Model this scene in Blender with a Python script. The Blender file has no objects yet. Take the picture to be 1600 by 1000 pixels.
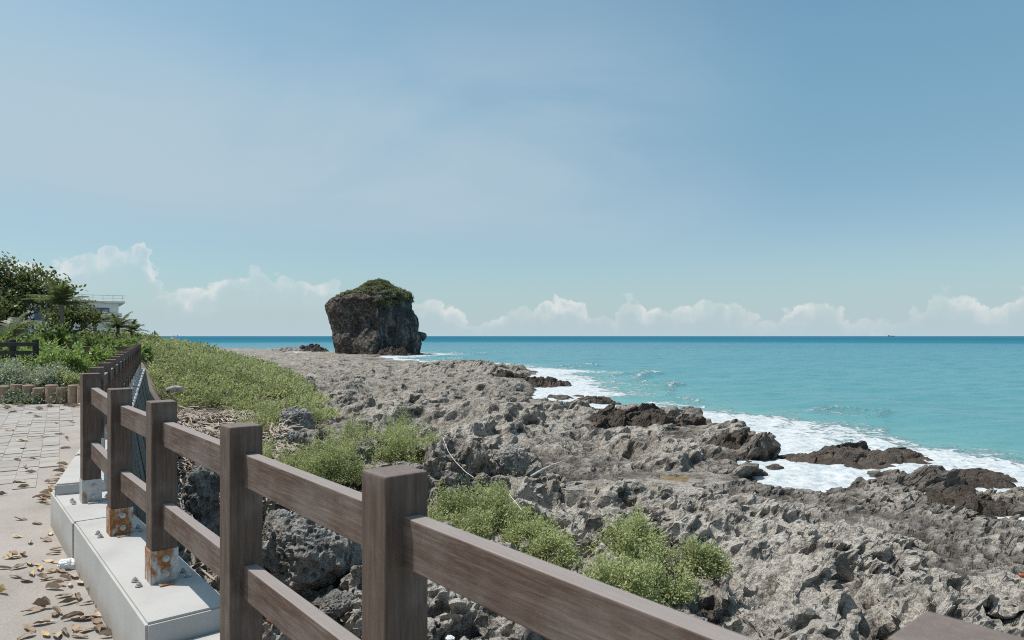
import bpy, bmesh, math, random
import numpy as np
from mathutils import Vector, Matrix

random.seed(7)
RNG = np.random.default_rng(11)
SC = bpy.context.scene
COL = SC.collection
EYE = 4.3            # eye height above the sea (sea is z = 0)
FPX = 1067.0         # focal length in pixels of the 1600 px wide photograph
R = math.radians

# ------------------------------------------------------------------ camera
cam = bpy.data.cameras.new('camera')
cam.lens = 24.0
cam.sensor_width = 36.0
cam.shift_y = 25.0 / 1600.0
cam.clip_start = 0.05
cam.clip_end = 60000
cam.dof.use_dof = True
cam.dof.focus_distance = 9.0
cam.dof.aperture_fstop = 8.0
camo = bpy.data.objects.new('camera', cam)
camo.location = (0, 0, EYE)
camo.rotation_euler = (R(90), 0, 0)
COL.objects.link(camo)
SC.camera = camo

# ------------------------------------------------------------------ light, sky, exposure
SUN_EL = R(66)
SUN_DIR = Vector((-math.cos(SUN_EL), 0.03, math.sin(SUN_EL))).normalized()   # towards the sun: from the left
sun = bpy.data.lights.new('sun', 'SUN')
sun.energy = 4.6
sun.angle = R(0.53)
sun.color = (1.0, 0.955, 0.90)
suno = bpy.data.objects.new('sun', sun)
suno.rotation_euler = SUN_DIR.to_track_quat('Z', 'Y').to_euler()
suno.location = (-20, 0, 40)
COL.objects.link(suno)
SC.view_settings.view_transform = 'Standard'
SC.view_settings.look = 'None'
SC.view_settings.exposure = 0.0
SC.view_settings.gamma = 1.0
SC.render.engine = 'CYCLES'
SC.cycles.use_denoising = False
SC.cycles.pixel_filter_type = 'BLACKMAN_HARRIS'
SC.cycles.filter_width = 1.05
SC.cycles.max_bounces = 6
SC.cycles.transparent_max_bounces = 6


class NT:
    """small helper to write node trees"""
    def __init__(self, tree):
        self.t = tree
        tree.nodes.clear()

    def n(self, kind, ins=None, **props):
        nd = self.t.nodes.new('ShaderNode' + kind)
        for k, v in props.items():
            setattr(nd, k, v)
        if ins:
            for k, v in ins.items():
                s = nd.inputs[k]
                if isinstance(v, bpy.types.NodeSocket):
                    self.t.links.new(v, s)
                elif isinstance(v, bpy.types.Node):
                    self.t.links.new(v.outputs[0], s)
                else:
                    s.default_value = v
        return nd

    def math(self, op, a, b=None, c=None, clamp=False):
        ins = {0: a}
        if b is not None: ins[1] = b
        if c is not None: ins[2] = c
        return self.n('Math', ins, operation=op, use_clamp=clamp).outputs[0]

    def ramp(self, fac, stops, interp='LINEAR'):
        nd = self.n('ValToRGB', {0: fac})
        cr = nd.color_ramp
        cr.interpolation = interp
        while len(cr.elements) < len(stops):
            cr.elements.new(0.5)
        for e, (p, c) in zip(cr.elements, stops):
            e.position = p
            e.color = (c, c, c, 1) if isinstance(c, (int, float)) else (*c, 1)
        return nd.outputs[0]

    def mix(self, fac, a, b, mode='MIX'):
        nd = self.n('Mix', data_type='RGBA', blend_type=mode)
        for sock, v in ((nd.inputs[0], fac), (nd.inputs[6], a), (nd.inputs[7], b)):
            if isinstance(v, bpy.types.NodeSocket):
                self.t.links.new(v, sock)
            elif isinstance(v, (int, float)):
                sock.default_value = v
            else:
                sock.default_value = (*v, 1)
        return nd.outputs[2]

    def noise(self, vec, scale, detail=4, rough=0.55, dist=0.0, out=0):
        nd = self.n('TexNoise', {'Vector': vec, 'Scale': scale, 'Detail': detail, 'Roughness': rough, 'Distortion': dist})
        return nd.outputs[out]

    def smooth(self, v, lo, hi, a=0.0, b=1.0):
        nd = self.n('MapRange', {0: v, 1: lo, 2: hi, 3: a, 4: b}, interpolation_type='SMOOTHSTEP')
        return nd.outputs[0]


world = bpy.data.worlds.new('World')
SC.world = world
world.use_nodes = True
w = NT(world.node_tree)
sky = w.n('TexSky', sky_type='NISHITA')
sky.sun_disc = False
sky.sun_elevation = SUN_EL
sky.sun_rotation = R(-90)
sky.altitude = 0
sky.air_density = 1.0
sky.dust_density = 1.2
sky.ozone_density = 1.6
tc = w.n('TexCoord')
dirv = tc.outputs['Generated']
sep = w.n('SeparateXYZ', {0: dirv})
az = w.math('ARCTAN2', sep.outputs[0], sep.outputs[1])            # 0 straight ahead, + right
el = w.math('ARCSINE', sep.outputs[2])
azel = w.n('CombineXYZ', {0: az, 1: el, 2: 0.0}).outputs[0]
skyc = w.mix(1.0, sky.outputs[0], w.mix(w.smooth(el, 0.34, 0.12), (0.862, 1.10, 0.968), (0.815, 1.035, 1.035)), 'MULTIPLY')
gain = w.math('SUBTRACT', 1.0, w.smooth(el, 0.40, 0.16, 0.0, 0.19))
skyc = w.n('VectorMath', {0: skyc, 3: gain}, operation='SCALE').outputs[0]
# pale humid air thickening towards the horizon
hz = w.math('POWER', w.math('SUBTRACT', 1.0, w.math('MAXIMUM', sep.outputs[2], 0.0), clamp=True), 9.0)
skyc = w.mix(w.math('MULTIPLY', hz, 0.93), skyc, (3.55, 4.5, 5.0))
# thin high veil
vv = w.n('Mapping', {'Vector': azel, 'Rotation': (0, 0, R(-14)), 'Scale': (1.0, 3.2, 1.0), 'Location': (0.35, 0.1, 0)}).outputs[0]
veil = w.noise(vv, 1.5, 7, 0.52, 0.5)
veil = w.math('MULTIPLY', w.smooth(veil, 0.12, 0.60), w.math('MULTIPLY', w.smooth(w.math('SINE', az), 0.42, 0.04), w.math('MULTIPLY', w.smooth(el, 0.08, 0.20), w.smooth(el, 0.47, 0.27, 0.25, 1.0))))
skyc = w.mix(w.math('MULTIPLY', veil, 0.85), skyc, (3.35, 4.2, 4.8))
# cumulus band: top height (radians) along the azimuth
u01 = w.math('MULTIPLY_ADD', az, 1 / (2 * math.pi), 0.5)
def azp(px): return math.atan2(px - 800, FPX) / (2 * math.pi) + 0.5
prof = [(0.0, .05), (0.12, .085), (0.25, .06), (azp(-300), .06), (azp(60), .098), (azp(140), .112), (azp(196), .124), (azp(226), .140), (azp(250), .112),
        (azp(260), .072), (azp(330), .080), (azp(398), .106), (azp(440), .092), (azp(530), .086), (azp(560), .045), (azp(685), .066), (azp(745), .026), (azp(800), .046), (azp(870), .066), (azp(925), .050),
        (azp(945), .020), (azp(985), .066), (azp(1028), .036), (azp(1050), .056), (azp(1150), .058), (azp(1195), .030), (azp(1270), .058), (azp(1375), .022), (azp(1480), .068), (azp(1550), .042), (azp(1600), .060), (1.0, .05)]
assert len(prof) <= 32
warp = w.n('TexNoise', {'Vector': azel, 'Scale': 26.0, 'Detail': 6.0, 'Roughness': 0.6})
wsep = w.n('SeparateColor', {0: warp.outputs['Color']})
uw = w.math('ADD', u01, w.math('MULTIPLY', w.math('SUBTRACT', wsep.outputs[0], 0.5), 0.012))
hp = w.math('MULTIPLY', w.ramp(uw, [(p, c * 5) for p, c in prof]), 0.2)
puff = w.n('TexVoronoi', {'Vector': w.n('VectorMath', {0: azel, 1: w.n('VectorMath', {0: warp.outputs['Color'], 3: 0.022}, operation='SCALE').outputs[0]}, operation='ADD').outputs[0], 'Scale': 44.0})
edge = w.math('MULTIPLY', w.math('SUBTRACT', 0.55, puff.outputs['Distance']), 0.026)
wig = w.math('MULTIPLY', w.math('SUBTRACT', w.noise(azel, 42, 8, 0.62), 0.5), 0.028)
top = w.math('SUBTRACT', w.math('ADD', w.math('ADD', hp, edge), wig), 0.010)
dd = w.math('SUBTRACT', top, el)                                   # > 0 inside the cloud
gapn = w.smooth(w.noise(w.n('Mapping', {'Vector': azel, 'Scale': (1, 0.35, 1), 'Location': (3.1, 0, 0)}).outputs[0], 15, 5, 0.6), 0.43, 0.57)
inside = w.math('MULTIPLY', w.smooth(dd, 0.0, 0.007), w.smooth(dd, 0.062, 0.004, 0.12, 1.0))
inside = w.math('MULTIPLY', inside, w.math('MULTIPLY_ADD', gapn, 0.62, 0.38))
body = w.noise(azel, 60, 6, 0.6)
cloudc = w.mix(w.smooth(w.math('ADD', dd, w.math('MULTIPLY', w.math('SUBTRACT', body, 0.5), 0.06)), 0.0, 0.035), (5.9, 5.9, 5.8), (3.95, 4.6, 4.95))
inside = w.math('MULTIPLY', inside, w.smooth(el, 0.004, 0.04, 0.25, 1.0))
skyc = w.mix(w.math('MULTIPLY', inside, 0.68), skyc, cloudc)
bg = w.n('Background', {'Color': skyc, 'Strength': 0.14})
wo = w.n('OutputWorld', {'Surface': bg})

# ------------------------------------------------------------------ noise in numpy
def _h(ix, iy, iz, seed):
    with np.errstate(over='ignore'):
        h = (ix.astype(np.uint32) * np.uint32(374761393) + iy.astype(np.uint32) * np.uint32(668265263)
             + iz.astype(np.uint32) * np.uint32(2147483647) + np.uint32(seed) * np.uint32(1274126177))
        h = (h ^ (h >> np.uint32(13))) * np.uint32(1274126177)
        h = (h ^ (h >> np.uint32(16))) * np.uint32(2246822519)
        return h ^ (h >> np.uint32(13))

def _r(ix, iy, iz, seed):
    return _h(ix, iy, iz, seed).astype(np.float32) / np.float32(4294967295.0)

def vnoise(x, y, z=None, seed=0):
    """gradient-ish noise, about -1..1"""
    x = np.asarray(x, np.float32); y = np.asarray(y, np.float32)
    if z is None:
        xi = np.floor(x).astype(np.int64); yi = np.floor(y).astype(np.int64)
        fx = x - xi; fy = y - yi
        ux = fx * fx * fx * (fx * (fx * 6 - 15) + 10); uy = fy * fy * fy * (fy * (fy * 6 - 15) + 10)
        def g(dx, dy):
            a = _r(xi + dx, yi + dy, np.zeros_like(xi), seed) * np.float32(6.2831853)
            return np.cos(a) * (fx - dx) + np.sin(a) * (fy - dy)
        a = g(0, 0); b = g(1, 0); c = g(0, 1); d = g(1, 1)
        return 1.5 * ((a + (b - a) * ux) + ((c + (d - c) * ux) - (a + (b - a) * ux)) * uy)
    z = np.asarray(z, np.float32)
    xi = np.floor(x).astype(np.int64); yi = np.floor(y).astype(np.int64); zi = np.floor(z).astype(np.int64)
    fx = x - xi; fy = y - yi; fz = z - zi
    ux = fx * fx * (3 - 2 * fx); uy = fy * fy * (3 - 2 * fy); uz = fz * fz * (3 - 2 * fz)
    def g(dx, dy, dz):
        h = _h(xi + dx, yi + dy, zi + dz, seed)
        a = (h & np.uint32(65535)).astype(np.float32) * np.float32(6.2831853 / 65536)
        c = (h >> np.uint32(16)).astype(np.float32) / np.float32(32768) - 1
        s = np.sqrt(np.maximum(0, 1 - c * c))
        return s * np.cos(a) * (fx - dx) + s * np.sin(a) * (fy - dy) + c * (fz - dz)
    def lx(dy, dz):
        p = g(0, dy, dz); q = g(1, dy, dz)
        return p + (q - p) * ux
    p = lx(0, 0); p = p + (lx(1, 0) - p) * uy
    q = lx(0, 1); q = q + (lx(1, 1) - q) * uy
    return 1.5 * (p + (q - p) * uz)

def fbm(x, y, z=None, octs=4, seed=0, gain=0.5):
    s = 0; a = 1.0; f = 1.0
    for o in range(octs):
        s = s + a * vnoise(x * f, y * f, None if z is None else z * f, seed + o)
        a *= gain; f *= 2.03
    return s

def worley(x, y, seed=0, jitter=0.95):
    x = np.asarray(x, np.float32); y = np.asarray(y, np.float32)
    xi = np.floor(x).astype(np.int64); yi = np.floor(y).astype(np.int64)
    f1 = np.full(x.shape, 9, np.float32); f2 = f1.copy(); cid = np.zeros(x.shape, np.float32)
    zz = np.zeros_like(xi)
    for dx in (-1, 0, 1):
        for dy in (-1, 0, 1):
            px = xi + dx + 0.5 + jitter * (_r(xi + dx, yi + dy, zz, seed) - 0.5)
            py = yi + dy + 0.5 + jitter * (_r(xi + dx, yi + dy, zz, seed + 77) - 0.5)
            d = np.hypot(px - x, py - y).astype(np.float32)
            near = d < f1
            f2 = np.where(near, f1, np.minimum(f2, d))
            cid = np.where(near, _r(xi + dx, yi + dy, zz, seed + 154), cid)
            f1 = np.where(near, d, f1)
    return f1, f2, cid

def slabs(x, y, seed, tilt, jitter=0.95):
    """tilted plates: height of the plate under each point (0 mean) and distance to its joint"""
    xi = np.floor(x).astype(np.int64); yi = np.floor(y).astype(np.int64)
    f1 = np.full(x.shape, 9, np.float32); f2 = f1.copy(); hh = np.zeros(x.shape, np.float32); ws = np.zeros(x.shape, np.float32)
    zz = np.zeros_like(xi)
    for dx in (-1, 0, 1):
        for dy in (-1, 0, 1):
            cx = xi + dx + 0.5 + jitter * (_r(xi + dx, yi + dy, zz, seed) - 0.5)
            cy = yi + dy + 0.5 + jitter * (_r(xi + dx, yi + dy, zz, seed + 77) - 0.5)
            d = np.hypot(cx - x, cy - y).astype(np.float32)
            f2 = np.where(d < f1, f1, np.minimum(f2, d))
            f1 = np.minimum(f1, d)
            lev = _r(xi + dx, yi + dy, zz, seed + 154) - 0.5
            tx = _r(xi + dx, yi + dy, zz, seed + 231) - 0.5; ty = _r(xi + dx, yi + dy, zz, seed + 308) - 0.5
            wgt = np.exp(-22.0 * d)
            hh += wgt * (lev + tilt * ((tx + 0.12) * (x - cx) + (ty - 0.16) * (y - cy))); ws += wgt
    return hh / np.maximum(ws, 1e-12), f2 - f1

def worley3(x, y, z, seed=0):
    xi = np.floor(x).astype(np.int64); yi = np.floor(y).astype(np.int64); zi = np.floor(z).astype(np.int64)
    f1 = np.full(x.shape, 9, np.float32)
    for dx in (-1, 0, 1):
        for dy in (-1, 0, 1):
            for dz in (-1, 0, 1):
                h = _h(xi + dx, yi + dy, zi + dz, seed)
                px = xi + dx + (h & np.uint32(1023)).astype(np.float32) / 1023
                py = yi + dy + ((h >> np.uint32(10)) & np.uint32(1023)).astype(np.float32) / 1023
                pz = zi + dz + ((h >> np.uint32(20)) & np.uint32(1023)).astype(np.float32) / 1023
                f1 = np.minimum(f1, (px - x) ** 2 + (py - y) ** 2 + (pz - z) ** 2)
    return np.sqrt(f1)

def sstep(v, lo, hi):
    t = np.clip((v - lo) / (hi - lo), 0, 1)
    return t * t * (3 - 2 * t)

# ------------------------------------------------------------------ mesh helpers
def mesh_np(name, verts, faces, mat, smooth=True, attrs=None):
    """verts (n,3), faces (m,k) with one k"""
    me = bpy.data.meshes.new(name)
    v = np.ascontiguousarray(verts, np.float32); f = np.ascontiguousarray(faces, np.int32)
    me.vertices.add(len(v)); me.vertices.foreach_set('co', v.ravel())
    k = f.shape[1]
    me.loops.add(f.size); me.loops.foreach_set('vertex_index', f.ravel())
    me.polygons.add(len(f))
    me.polygons.foreach_set('loop_start', np.arange(0, f.size, k, dtype=np.int32))
    me.polygons.foreach_set('use_smooth', np.full(len(f), smooth))
    for an, av in (attrs or {}).items():
        a = me.attributes.new(an, 'FLOAT', 'POINT')
        a.data.foreach_set('value', np.ascontiguousarray(av, np.float32))
    me.update(calc_edges=True)
    me.validate()
    me.materials.append(mat)
    return me

def link(name, data, parent=None, loc=None, rot=None, label=None, cat=None, group=None, kind=None):
    o = bpy.data.objects.new(name, data)
    COL.objects.link(o)
    if parent is not None: o.parent = parent
    if loc is not None: o.location = loc
    if rot is not None: o.rotation_euler = rot
    if label: o['label'] = label
    if cat: o['category'] = cat
    if group: o['group'] = group
    if kind: o['kind'] = kind
    return o

def thing(name, loc, label, cat, group=None, rot=None):
    return link(name, None, None, loc, rot, label, cat, group)

def grid_faces(nr, nc, wrap=False):
    i = np.arange(nr - 1)[:, None]; j = np.arange(nc if wrap else nc - 1)[None, :]
    j2 = (j + 1) % nc
    a = i * nc + j
    return np.stack([a, i * nc + j2, (i + 1) * nc + j2, (i + 1) * nc + j], -1).reshape(-1, 4)

def bm_mesh(name, bm, mat, smooth=False):
    me = bpy.data.meshes.new(name)
    bm.to_mesh(me); bm.free()
    me.materials.append(mat)
    if smooth:
        me.polygons.foreach_set('use_smooth', np.full(len(me.polygons), True))
    return me

def bm_box(bm, c, s, bev=0.0, rot=None):
    r = bmesh.ops.create_cube(bm, size=1.0)
    vs = r['verts']
    m = Matrix.Translation(c) @ (rot.to_4x4() if rot else Matrix.Identity(4)) @ Matrix.Diagonal((*s, 1))
    bmesh.ops.transform(bm, matrix=m, verts=vs)
    if bev:
        es = list({e for v in vs for e in v.link_edges})
        bmesh.ops.bevel(bm, geom=es, offset=bev, segments=2, affect='EDGES', profile=0.5)

def box_mesh(name, c, s, mat, bev=0.0):
    bm = bmesh.new(); bm_box(bm, c, s, bev)
    return bm_mesh(name, bm, mat)

def bm_cyl(bm, p0, p1, r0, r1, n=8, caps=True):
    p0 = Vector(p0); p1 = Vector(p1); d = p1 - p0
    q = d.to_track_quat('Z', 'Y')
    a = []; b = []
    for i in range(n):
        t = 2 * math.pi * i / n
        o = Vector((math.cos(t), math.sin(t), 0))
        a.append(bm.verts.new(p0 + q @ (o * r0))); b.append(bm.verts.new(p1 + q @ (o * r1)))
    for i in range(n):
        bm.faces.new((a[i], a[(i + 1) % n], b[(i + 1) % n], b[i]))
    if caps:
        bm.faces.new(a[::-1]); bm.faces.new(b)

def bm_tube(bm, pts, rad, n=6):
    for i in range(len(pts) - 1):
        r0 = rad[i] if isinstance(rad, (list, tuple)) else rad
        r1 = rad[i + 1] if isinstance(rad, (list, tuple)) else rad
        bm_cyl(bm, pts[i], pts[i + 1], r0, r1, n, True)

def at(px, py, depth):
    """a point of the place that the photograph shows at pixel px, py, at the given distance ahead"""
    return Vector(((px - 800) / FPX * depth, depth, EYE - (py - 525) / FPX * depth))

# ------------------------------------------------------------------ materials
def new_mat(name):
    m = bpy.data.materials.new(name); m.use_nodes = True
    return m, NT(m.node_tree)

def finish(nt, color, rough, bump=None, bstr=0.3, bdist=0.02, spec=0.3, metal=0.0, extra=None):
    ins = {'Base Color': color, 'Roughness': rough, 'Metallic': metal, 'Specular IOR Level': spec}
    if bump is not None:
        ins['Normal'] = nt.n('Bump', {'Height': bump, 'Strength': bstr, 'Distance': bdist}).outputs[0]
    if extra: ins.update(extra)
    def fix(v): return (*v, 1) if isinstance(v, tuple) and len(v) == 3 else v
    b = nt.n('BsdfPrincipled', {k: fix(v) for k, v in ins.items()})
    nt.n('OutputMaterial', {'Surface': b.outputs[0]})
    return b

def geo_pos(nt): return nt.n('NewGeometry').outputs['Position']
def obj_pos(nt): return nt.n('TexCoord').outputs['Object']

def make_reef_mat(name, c_lo, c_mid, c_hi, wet=True):
    m, t = new_mat(name)
    p = geo_pos(t)
    n1 = t.noise(p, 0.55, 6, 0.6)
    n2 = t.noise(p, 4.2, 6, 0.65)
    n3 = t.noise(p, 19.0, 5, 0.7)
    mixn = t.math('ADD', t.math('MULTIPLY', n1, 0.34), t.math('ADD', t.math('MULTIPLY', n2, 0.36), t.math('MULTIPLY', n3, 0.30)))
    col = t.ramp(mixn, [(0.36, c_lo), (0.485, c_mid), (0.60, c_hi)])
    # warm sandy patches and dark lichen blotches
    tan = t.smooth(t.noise(t.n('Mapping', {'Vector': p, 'Location': (7, 3, 1)}).outputs[0], 0.9, 5, 0.6), 0.56, 0.70)
    col = t.mix(t.math('MULTIPLY', tan, 0.50), col, (0.34, 0.275, 0.225))
    lich = t.smooth(t.noise(t.n('Mapping', {'Vector': p, 'Location': (3, 8, 5)}).outputs[0], 2.6, 8, 0.72), 0.52, 0.66)
    col = t.mix(t.math('MULTIPLY', lich, 0.42), col, (0.10, 0.094, 0.086))
    wea = t.n('Attribute', attribute_name='weathered').outputs['Fac']
    col = t.mix(wea, col, t.mix(1.0, col, (0.60, 0.585, 0.565), 'MULTIPLY'))
    soil = t.n('Attribute', attribute_name='soil').outputs['Fac']
    col = t.mix(soil, col, t.ramp(n2, [(0.3, (0.13, 0.105, 0.08)), (0.7, (0.27, 0.225, 0.175))]))
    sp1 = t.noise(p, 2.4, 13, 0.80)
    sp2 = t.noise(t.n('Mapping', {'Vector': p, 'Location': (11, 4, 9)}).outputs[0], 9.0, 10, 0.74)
    pit_shade = t.math('MAXIMUM', t.smooth(sp1, 0.50, 0.42), t.math('MULTIPLY', t.smooth(sp2, 0.475, 0.41), 0.85))  # dark speckle: shade of tiny pits painted into the colour
    col = t.mix(t.math('MULTIPLY', pit_shade, t.math('MULTIPLY_ADD', soil, -0.6, t.math('MULTIPLY_ADD', wea, 0.2, 0.62))), col, (0.062, 0.055, 0.048))
    rough = 0.92
    if wet:
        z = t.n('SeparateXYZ', {0: p}).outputs[2]
        zz = t.math('ADD', z, t.math('MULTIPLY', t.math('SUBTRACT', t.noise(p, 0.5, 5, 0.6), 0.5), 0.8))
        wf = t.math('MAXIMUM', t.smooth(zz, 0.42, 0.08), t.math('MULTIPLY', t.n('Attribute', attribute_name='wet').outputs['Fac'], 0.85))
        col = t.mix(t.math('MULTIPLY', wf, 0.9), col, t.ramp(n2, [(0.3, (0.030, 0.024, 0.020)), (0.55, (0.070, 0.052, 0.042)), (0.7, (0.12, 0.092, 0.075))]))
        rough = t.math('MULTIPLY_ADD', wf, -0.38, 0.92)
    v = t.n('TexVoronoi', {'Vector': p, 'Scale': 17.0}, feature='F1').outputs['Distance']
    v2 = t.n('TexVoronoi', {'Vector': p, 'Scale': 43.0}, feature='F1').outputs['Distance']
    h = t.math('ADD', t.math('MULTIPLY', t.math('POWER', v, 0.6), 0.75), t.math('ADD', t.math('MULTIPLY', v2, 0.25), t.math('ADD', t.noise(p, 28, 6, 0.7), t.math('MULTIPLY', sp1, 2.2))))
    finish(t, col, rough, h, 1.0, 0.05, 0.2)
    return m

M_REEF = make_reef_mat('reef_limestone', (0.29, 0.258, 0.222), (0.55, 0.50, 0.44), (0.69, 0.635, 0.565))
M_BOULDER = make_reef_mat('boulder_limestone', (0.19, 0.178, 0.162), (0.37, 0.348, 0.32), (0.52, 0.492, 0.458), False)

def make_stack_mat():
    m, t = new_mat('stack_limestone')
    p = obj_pos(t)
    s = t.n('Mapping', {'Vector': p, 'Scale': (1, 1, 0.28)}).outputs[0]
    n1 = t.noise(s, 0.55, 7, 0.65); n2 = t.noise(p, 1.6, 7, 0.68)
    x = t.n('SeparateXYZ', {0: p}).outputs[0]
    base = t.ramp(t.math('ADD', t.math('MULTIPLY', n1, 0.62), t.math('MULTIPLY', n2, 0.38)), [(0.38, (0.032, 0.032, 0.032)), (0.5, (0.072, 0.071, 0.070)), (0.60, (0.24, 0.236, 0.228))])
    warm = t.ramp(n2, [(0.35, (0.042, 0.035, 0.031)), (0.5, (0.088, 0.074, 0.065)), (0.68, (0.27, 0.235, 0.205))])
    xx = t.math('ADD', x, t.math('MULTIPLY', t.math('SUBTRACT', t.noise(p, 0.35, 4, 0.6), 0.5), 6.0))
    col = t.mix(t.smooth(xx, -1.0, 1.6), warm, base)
    h = t.math('ADD', t.noise(p, 1.3, 9, 0.72), t.math('MULTIPLY', t.noise(s, 3.0, 6, 0.7), 0.6))
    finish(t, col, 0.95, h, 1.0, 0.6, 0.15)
    return m
M_STACK = make_stack_mat()

def make_wood(name, c0, c1, c2, dusty, bleach, gscale):
    m, t = new_mat(name)
    p = obj_pos(t)
    g = t.n('Mapping', {'Vector': p, 'Scale': gscale}).outputs[0]
    rnd = t.n('ObjectInfo').outputs['Random']
    gv = t.n('VectorMath', {0: g, 1: t.n('CombineXYZ', {0: t.math('MULTIPLY', rnd, 40), 1: t.math('MULTIPLY', rnd, 17), 2: 0.0}).outputs[0]}, operation='ADD').outputs[0]
    gr = t.noise(gv, 1.0, 9, 0.74, 0.5)
    bl = t.noise(p, 3.2, 5, 0.6)
    col = t.ramp(gr, [(0.30, c0), (0.5, c1), (0.72, c2)])
    col = t.mix(t.smooth(bl, 0.42, 0.68, 0.0, dusty), col, (0.34, 0.295, 0.275))
    worn = t.smooth(t.noise(gv, 0.55, 8, 0.7), 0.55, 0.72)
    col = t.mix(t.math('MULTIPLY', worn, 0.35), col, (0.15, 0.092, 0.07))
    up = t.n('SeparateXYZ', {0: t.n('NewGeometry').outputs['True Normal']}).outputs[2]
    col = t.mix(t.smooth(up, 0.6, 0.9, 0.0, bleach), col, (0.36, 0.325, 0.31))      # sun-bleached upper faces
    rough = t.ramp(gr, [(0.3, 0.75), (0.7, 0.6)])
    finish(t, col, rough, t.math('ADD', gr, t.math('MULTIPLY', t.noise(p, 120, 3, 0.6), 0.15)), 0.6, 0.005, 0.18)
    return m
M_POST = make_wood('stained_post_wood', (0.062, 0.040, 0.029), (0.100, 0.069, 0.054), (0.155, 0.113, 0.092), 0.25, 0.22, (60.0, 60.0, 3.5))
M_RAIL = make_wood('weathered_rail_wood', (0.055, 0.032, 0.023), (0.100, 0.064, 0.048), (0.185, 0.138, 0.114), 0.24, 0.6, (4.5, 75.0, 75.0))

def make_steel():
    m, t = new_mat('galvanised_steel')
    p = obj_pos(t)
    amt = t.n('ObjectInfo').outputs['Color']
    rust = t.n('SeparateColor', {0: amt}).outputs[0]
    off = t.n('VectorMath', {0: p, 1: t.n('ObjectInfo').outputs['Location']}, operation='ADD').outputs[0]
    n = t.noise(t.n('Mapping', {'Vector': off, 'Scale': (1, 1, 0.5)}).outputs[0], 16, 8, 0.66)
    f = t.smooth(t.math('ADD', n, t.math('MULTIPLY_ADD', rust, 0.32, -0.19)), 0.47, 0.62)
    zinc = t.ramp(t.noise(off, 60, 4, 0.6), [(0.3, (0.36, 0.36, 0.355)), (0.7, (0.50, 0.50, 0.49))])
    rc = t.ramp(t.noise(off, 42, 6, 0.7), [(0.3, (0.09, 0.042, 0.02)), (0.5, (0.27, 0.115, 0.042)), (0.7, (0.42, 0.24, 0.12))])
    finish(t, t.mix(f, zinc, rc), t.math('MULTIPLY_ADD', f, 0.4, 0.45), n, 0.25, 0.004, 0.4, t.math('MULTIPLY_ADD', f, -0.45, 0.45))
    return m
M_STEEL = make_steel()

def make_concrete():
    m, t = new_mat('pale_concrete')
    p = geo_pos(t)
    n = t.noise(p, 2.6, 7, 0.62); f = t.noise(p, 90, 4, 0.6)
    col = t.ramp(n, [(0.3, (0.37, 0.355, 0.338)), (0.52, (0.425, 0.41, 0.393)), (0.72, (0.45, 0.436, 0.42))])
    z = t.n('SeparateXYZ', {0: p}).outputs[2]
    y = t.n('SeparateXYZ', {0: p}).outputs[1]
    hgt = t.math('SUBTRACT', z, t.math('MULTIPLY_ADD', y, 0.014, EYE - 1.65))
    dirt = t.smooth(t.math('ADD', hgt, t.math('MULTIPLY', t.math('SUBTRACT', t.noise(p, 5, 6, 0.7), 0.5), 0.28)), 0.17, 0.0)
    col = t.mix(t.math('MULTIPLY', dirt, 0.62), col, (0.30, 0.235, 0.18))
    finish(t, col, 0.85, t.math('ADD', n, t.math('MULTIPLY', f, 0.35)), 0.3, 0.008, 0.25)
    return m
M_CONC = make_concrete()

def make_wallface():
    m, t = new_mat('stained_blue_wall')
    p = geo_pos(t)
    s = t.n('Mapping', {'Vector': p, 'Scale': (3, 3, 0.7)}).outputs[0]
    n = t.noise(s, 1.7, 7, 0.65, 0.8)
    col = t.ramp(n, [(0.32, (0.018, 0.020, 0.022)), (0.50, (0.035, 0.040, 0.043)), (0.58, (0.05, 0.085, 0.105)), (0.66, (0.11, 0.20, 0.25)), (0.74, (0.20, 0.21, 0.21))])
    finish(t, col, 0.6, n, 0.4, 0.02, 0.3)
    return m
M_WALL = make_wallface()

def simple(name, c, rough=0.8, nscale=12.0, var=0.35, bump=0.3, bdist=0.01, world=False, spec=0.3, metal=0.0):
    m, t = new_mat(name)
    p = geo_pos(t) if world else obj_pos(t)
    n = t.noise(p, nscale, 6, 0.62)
    lo = tuple(x * (1 - var) for x in c); hi = tuple(min(0.9, x * (1 + var)) for x in c)
    finish(t, t.ramp(n, [(0.3, lo), (0.7, hi)]), rough, n, bump, bdist, spec, metal)
    return m

def leaf_mat(name, dark, mid, light, trans=0.3, gloss=0.5, dead=None):
    m, t = new_mat(name)
    a = t.n('Attribute', attribute_name='tint').outputs['Fac']
    stops = [(0.0, dark), (0.5, mid), (0.93, light)]
    if dead: stops.append((1.0, dead))
    col = t.ramp(a, stops)
    b = t.n('BsdfPrincipled', {'Base Color': col, 'Roughness': gloss, 'Specular IOR Level': 0.28})
    tr = t.n('BsdfTranslucent', {'Color': t.mix(0.5, col, (0.36, 0.44, 0.12), 'MIX')})
    mx = t.n('MixShader', {0: trans, 1: b.outputs[0], 2: tr.outputs[0]})
    t.n('OutputMaterial', {'Surface': mx.outputs[0]})
    return m
M_LEAF_SHRUB = leaf_mat('coastal_shrub_leaf', (0.20, 0.215, 0.11), (0.40, 0.425, 0.205), (0.53, 0.555, 0.285), 0.42, 0.5, (0.27, 0.22, 0.14))
M_LEAF_THICKET = leaf_mat('thicket_leaf', (0.15, 0.17, 0.095), (0.32, 0.345, 0.165), (0.47, 0.49, 0.25), 0.40, 0.55, (0.21, 0.15, 0.11))
M_LEAF_TREE = leaf_mat('almond_tree_leaf', (0.045, 0.06, 0.03), (0.09, 0.12, 0.045), (0.18, 0.23, 0.075), 0.3, 0.42, (0.18, 0.12, 0.085))
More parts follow.
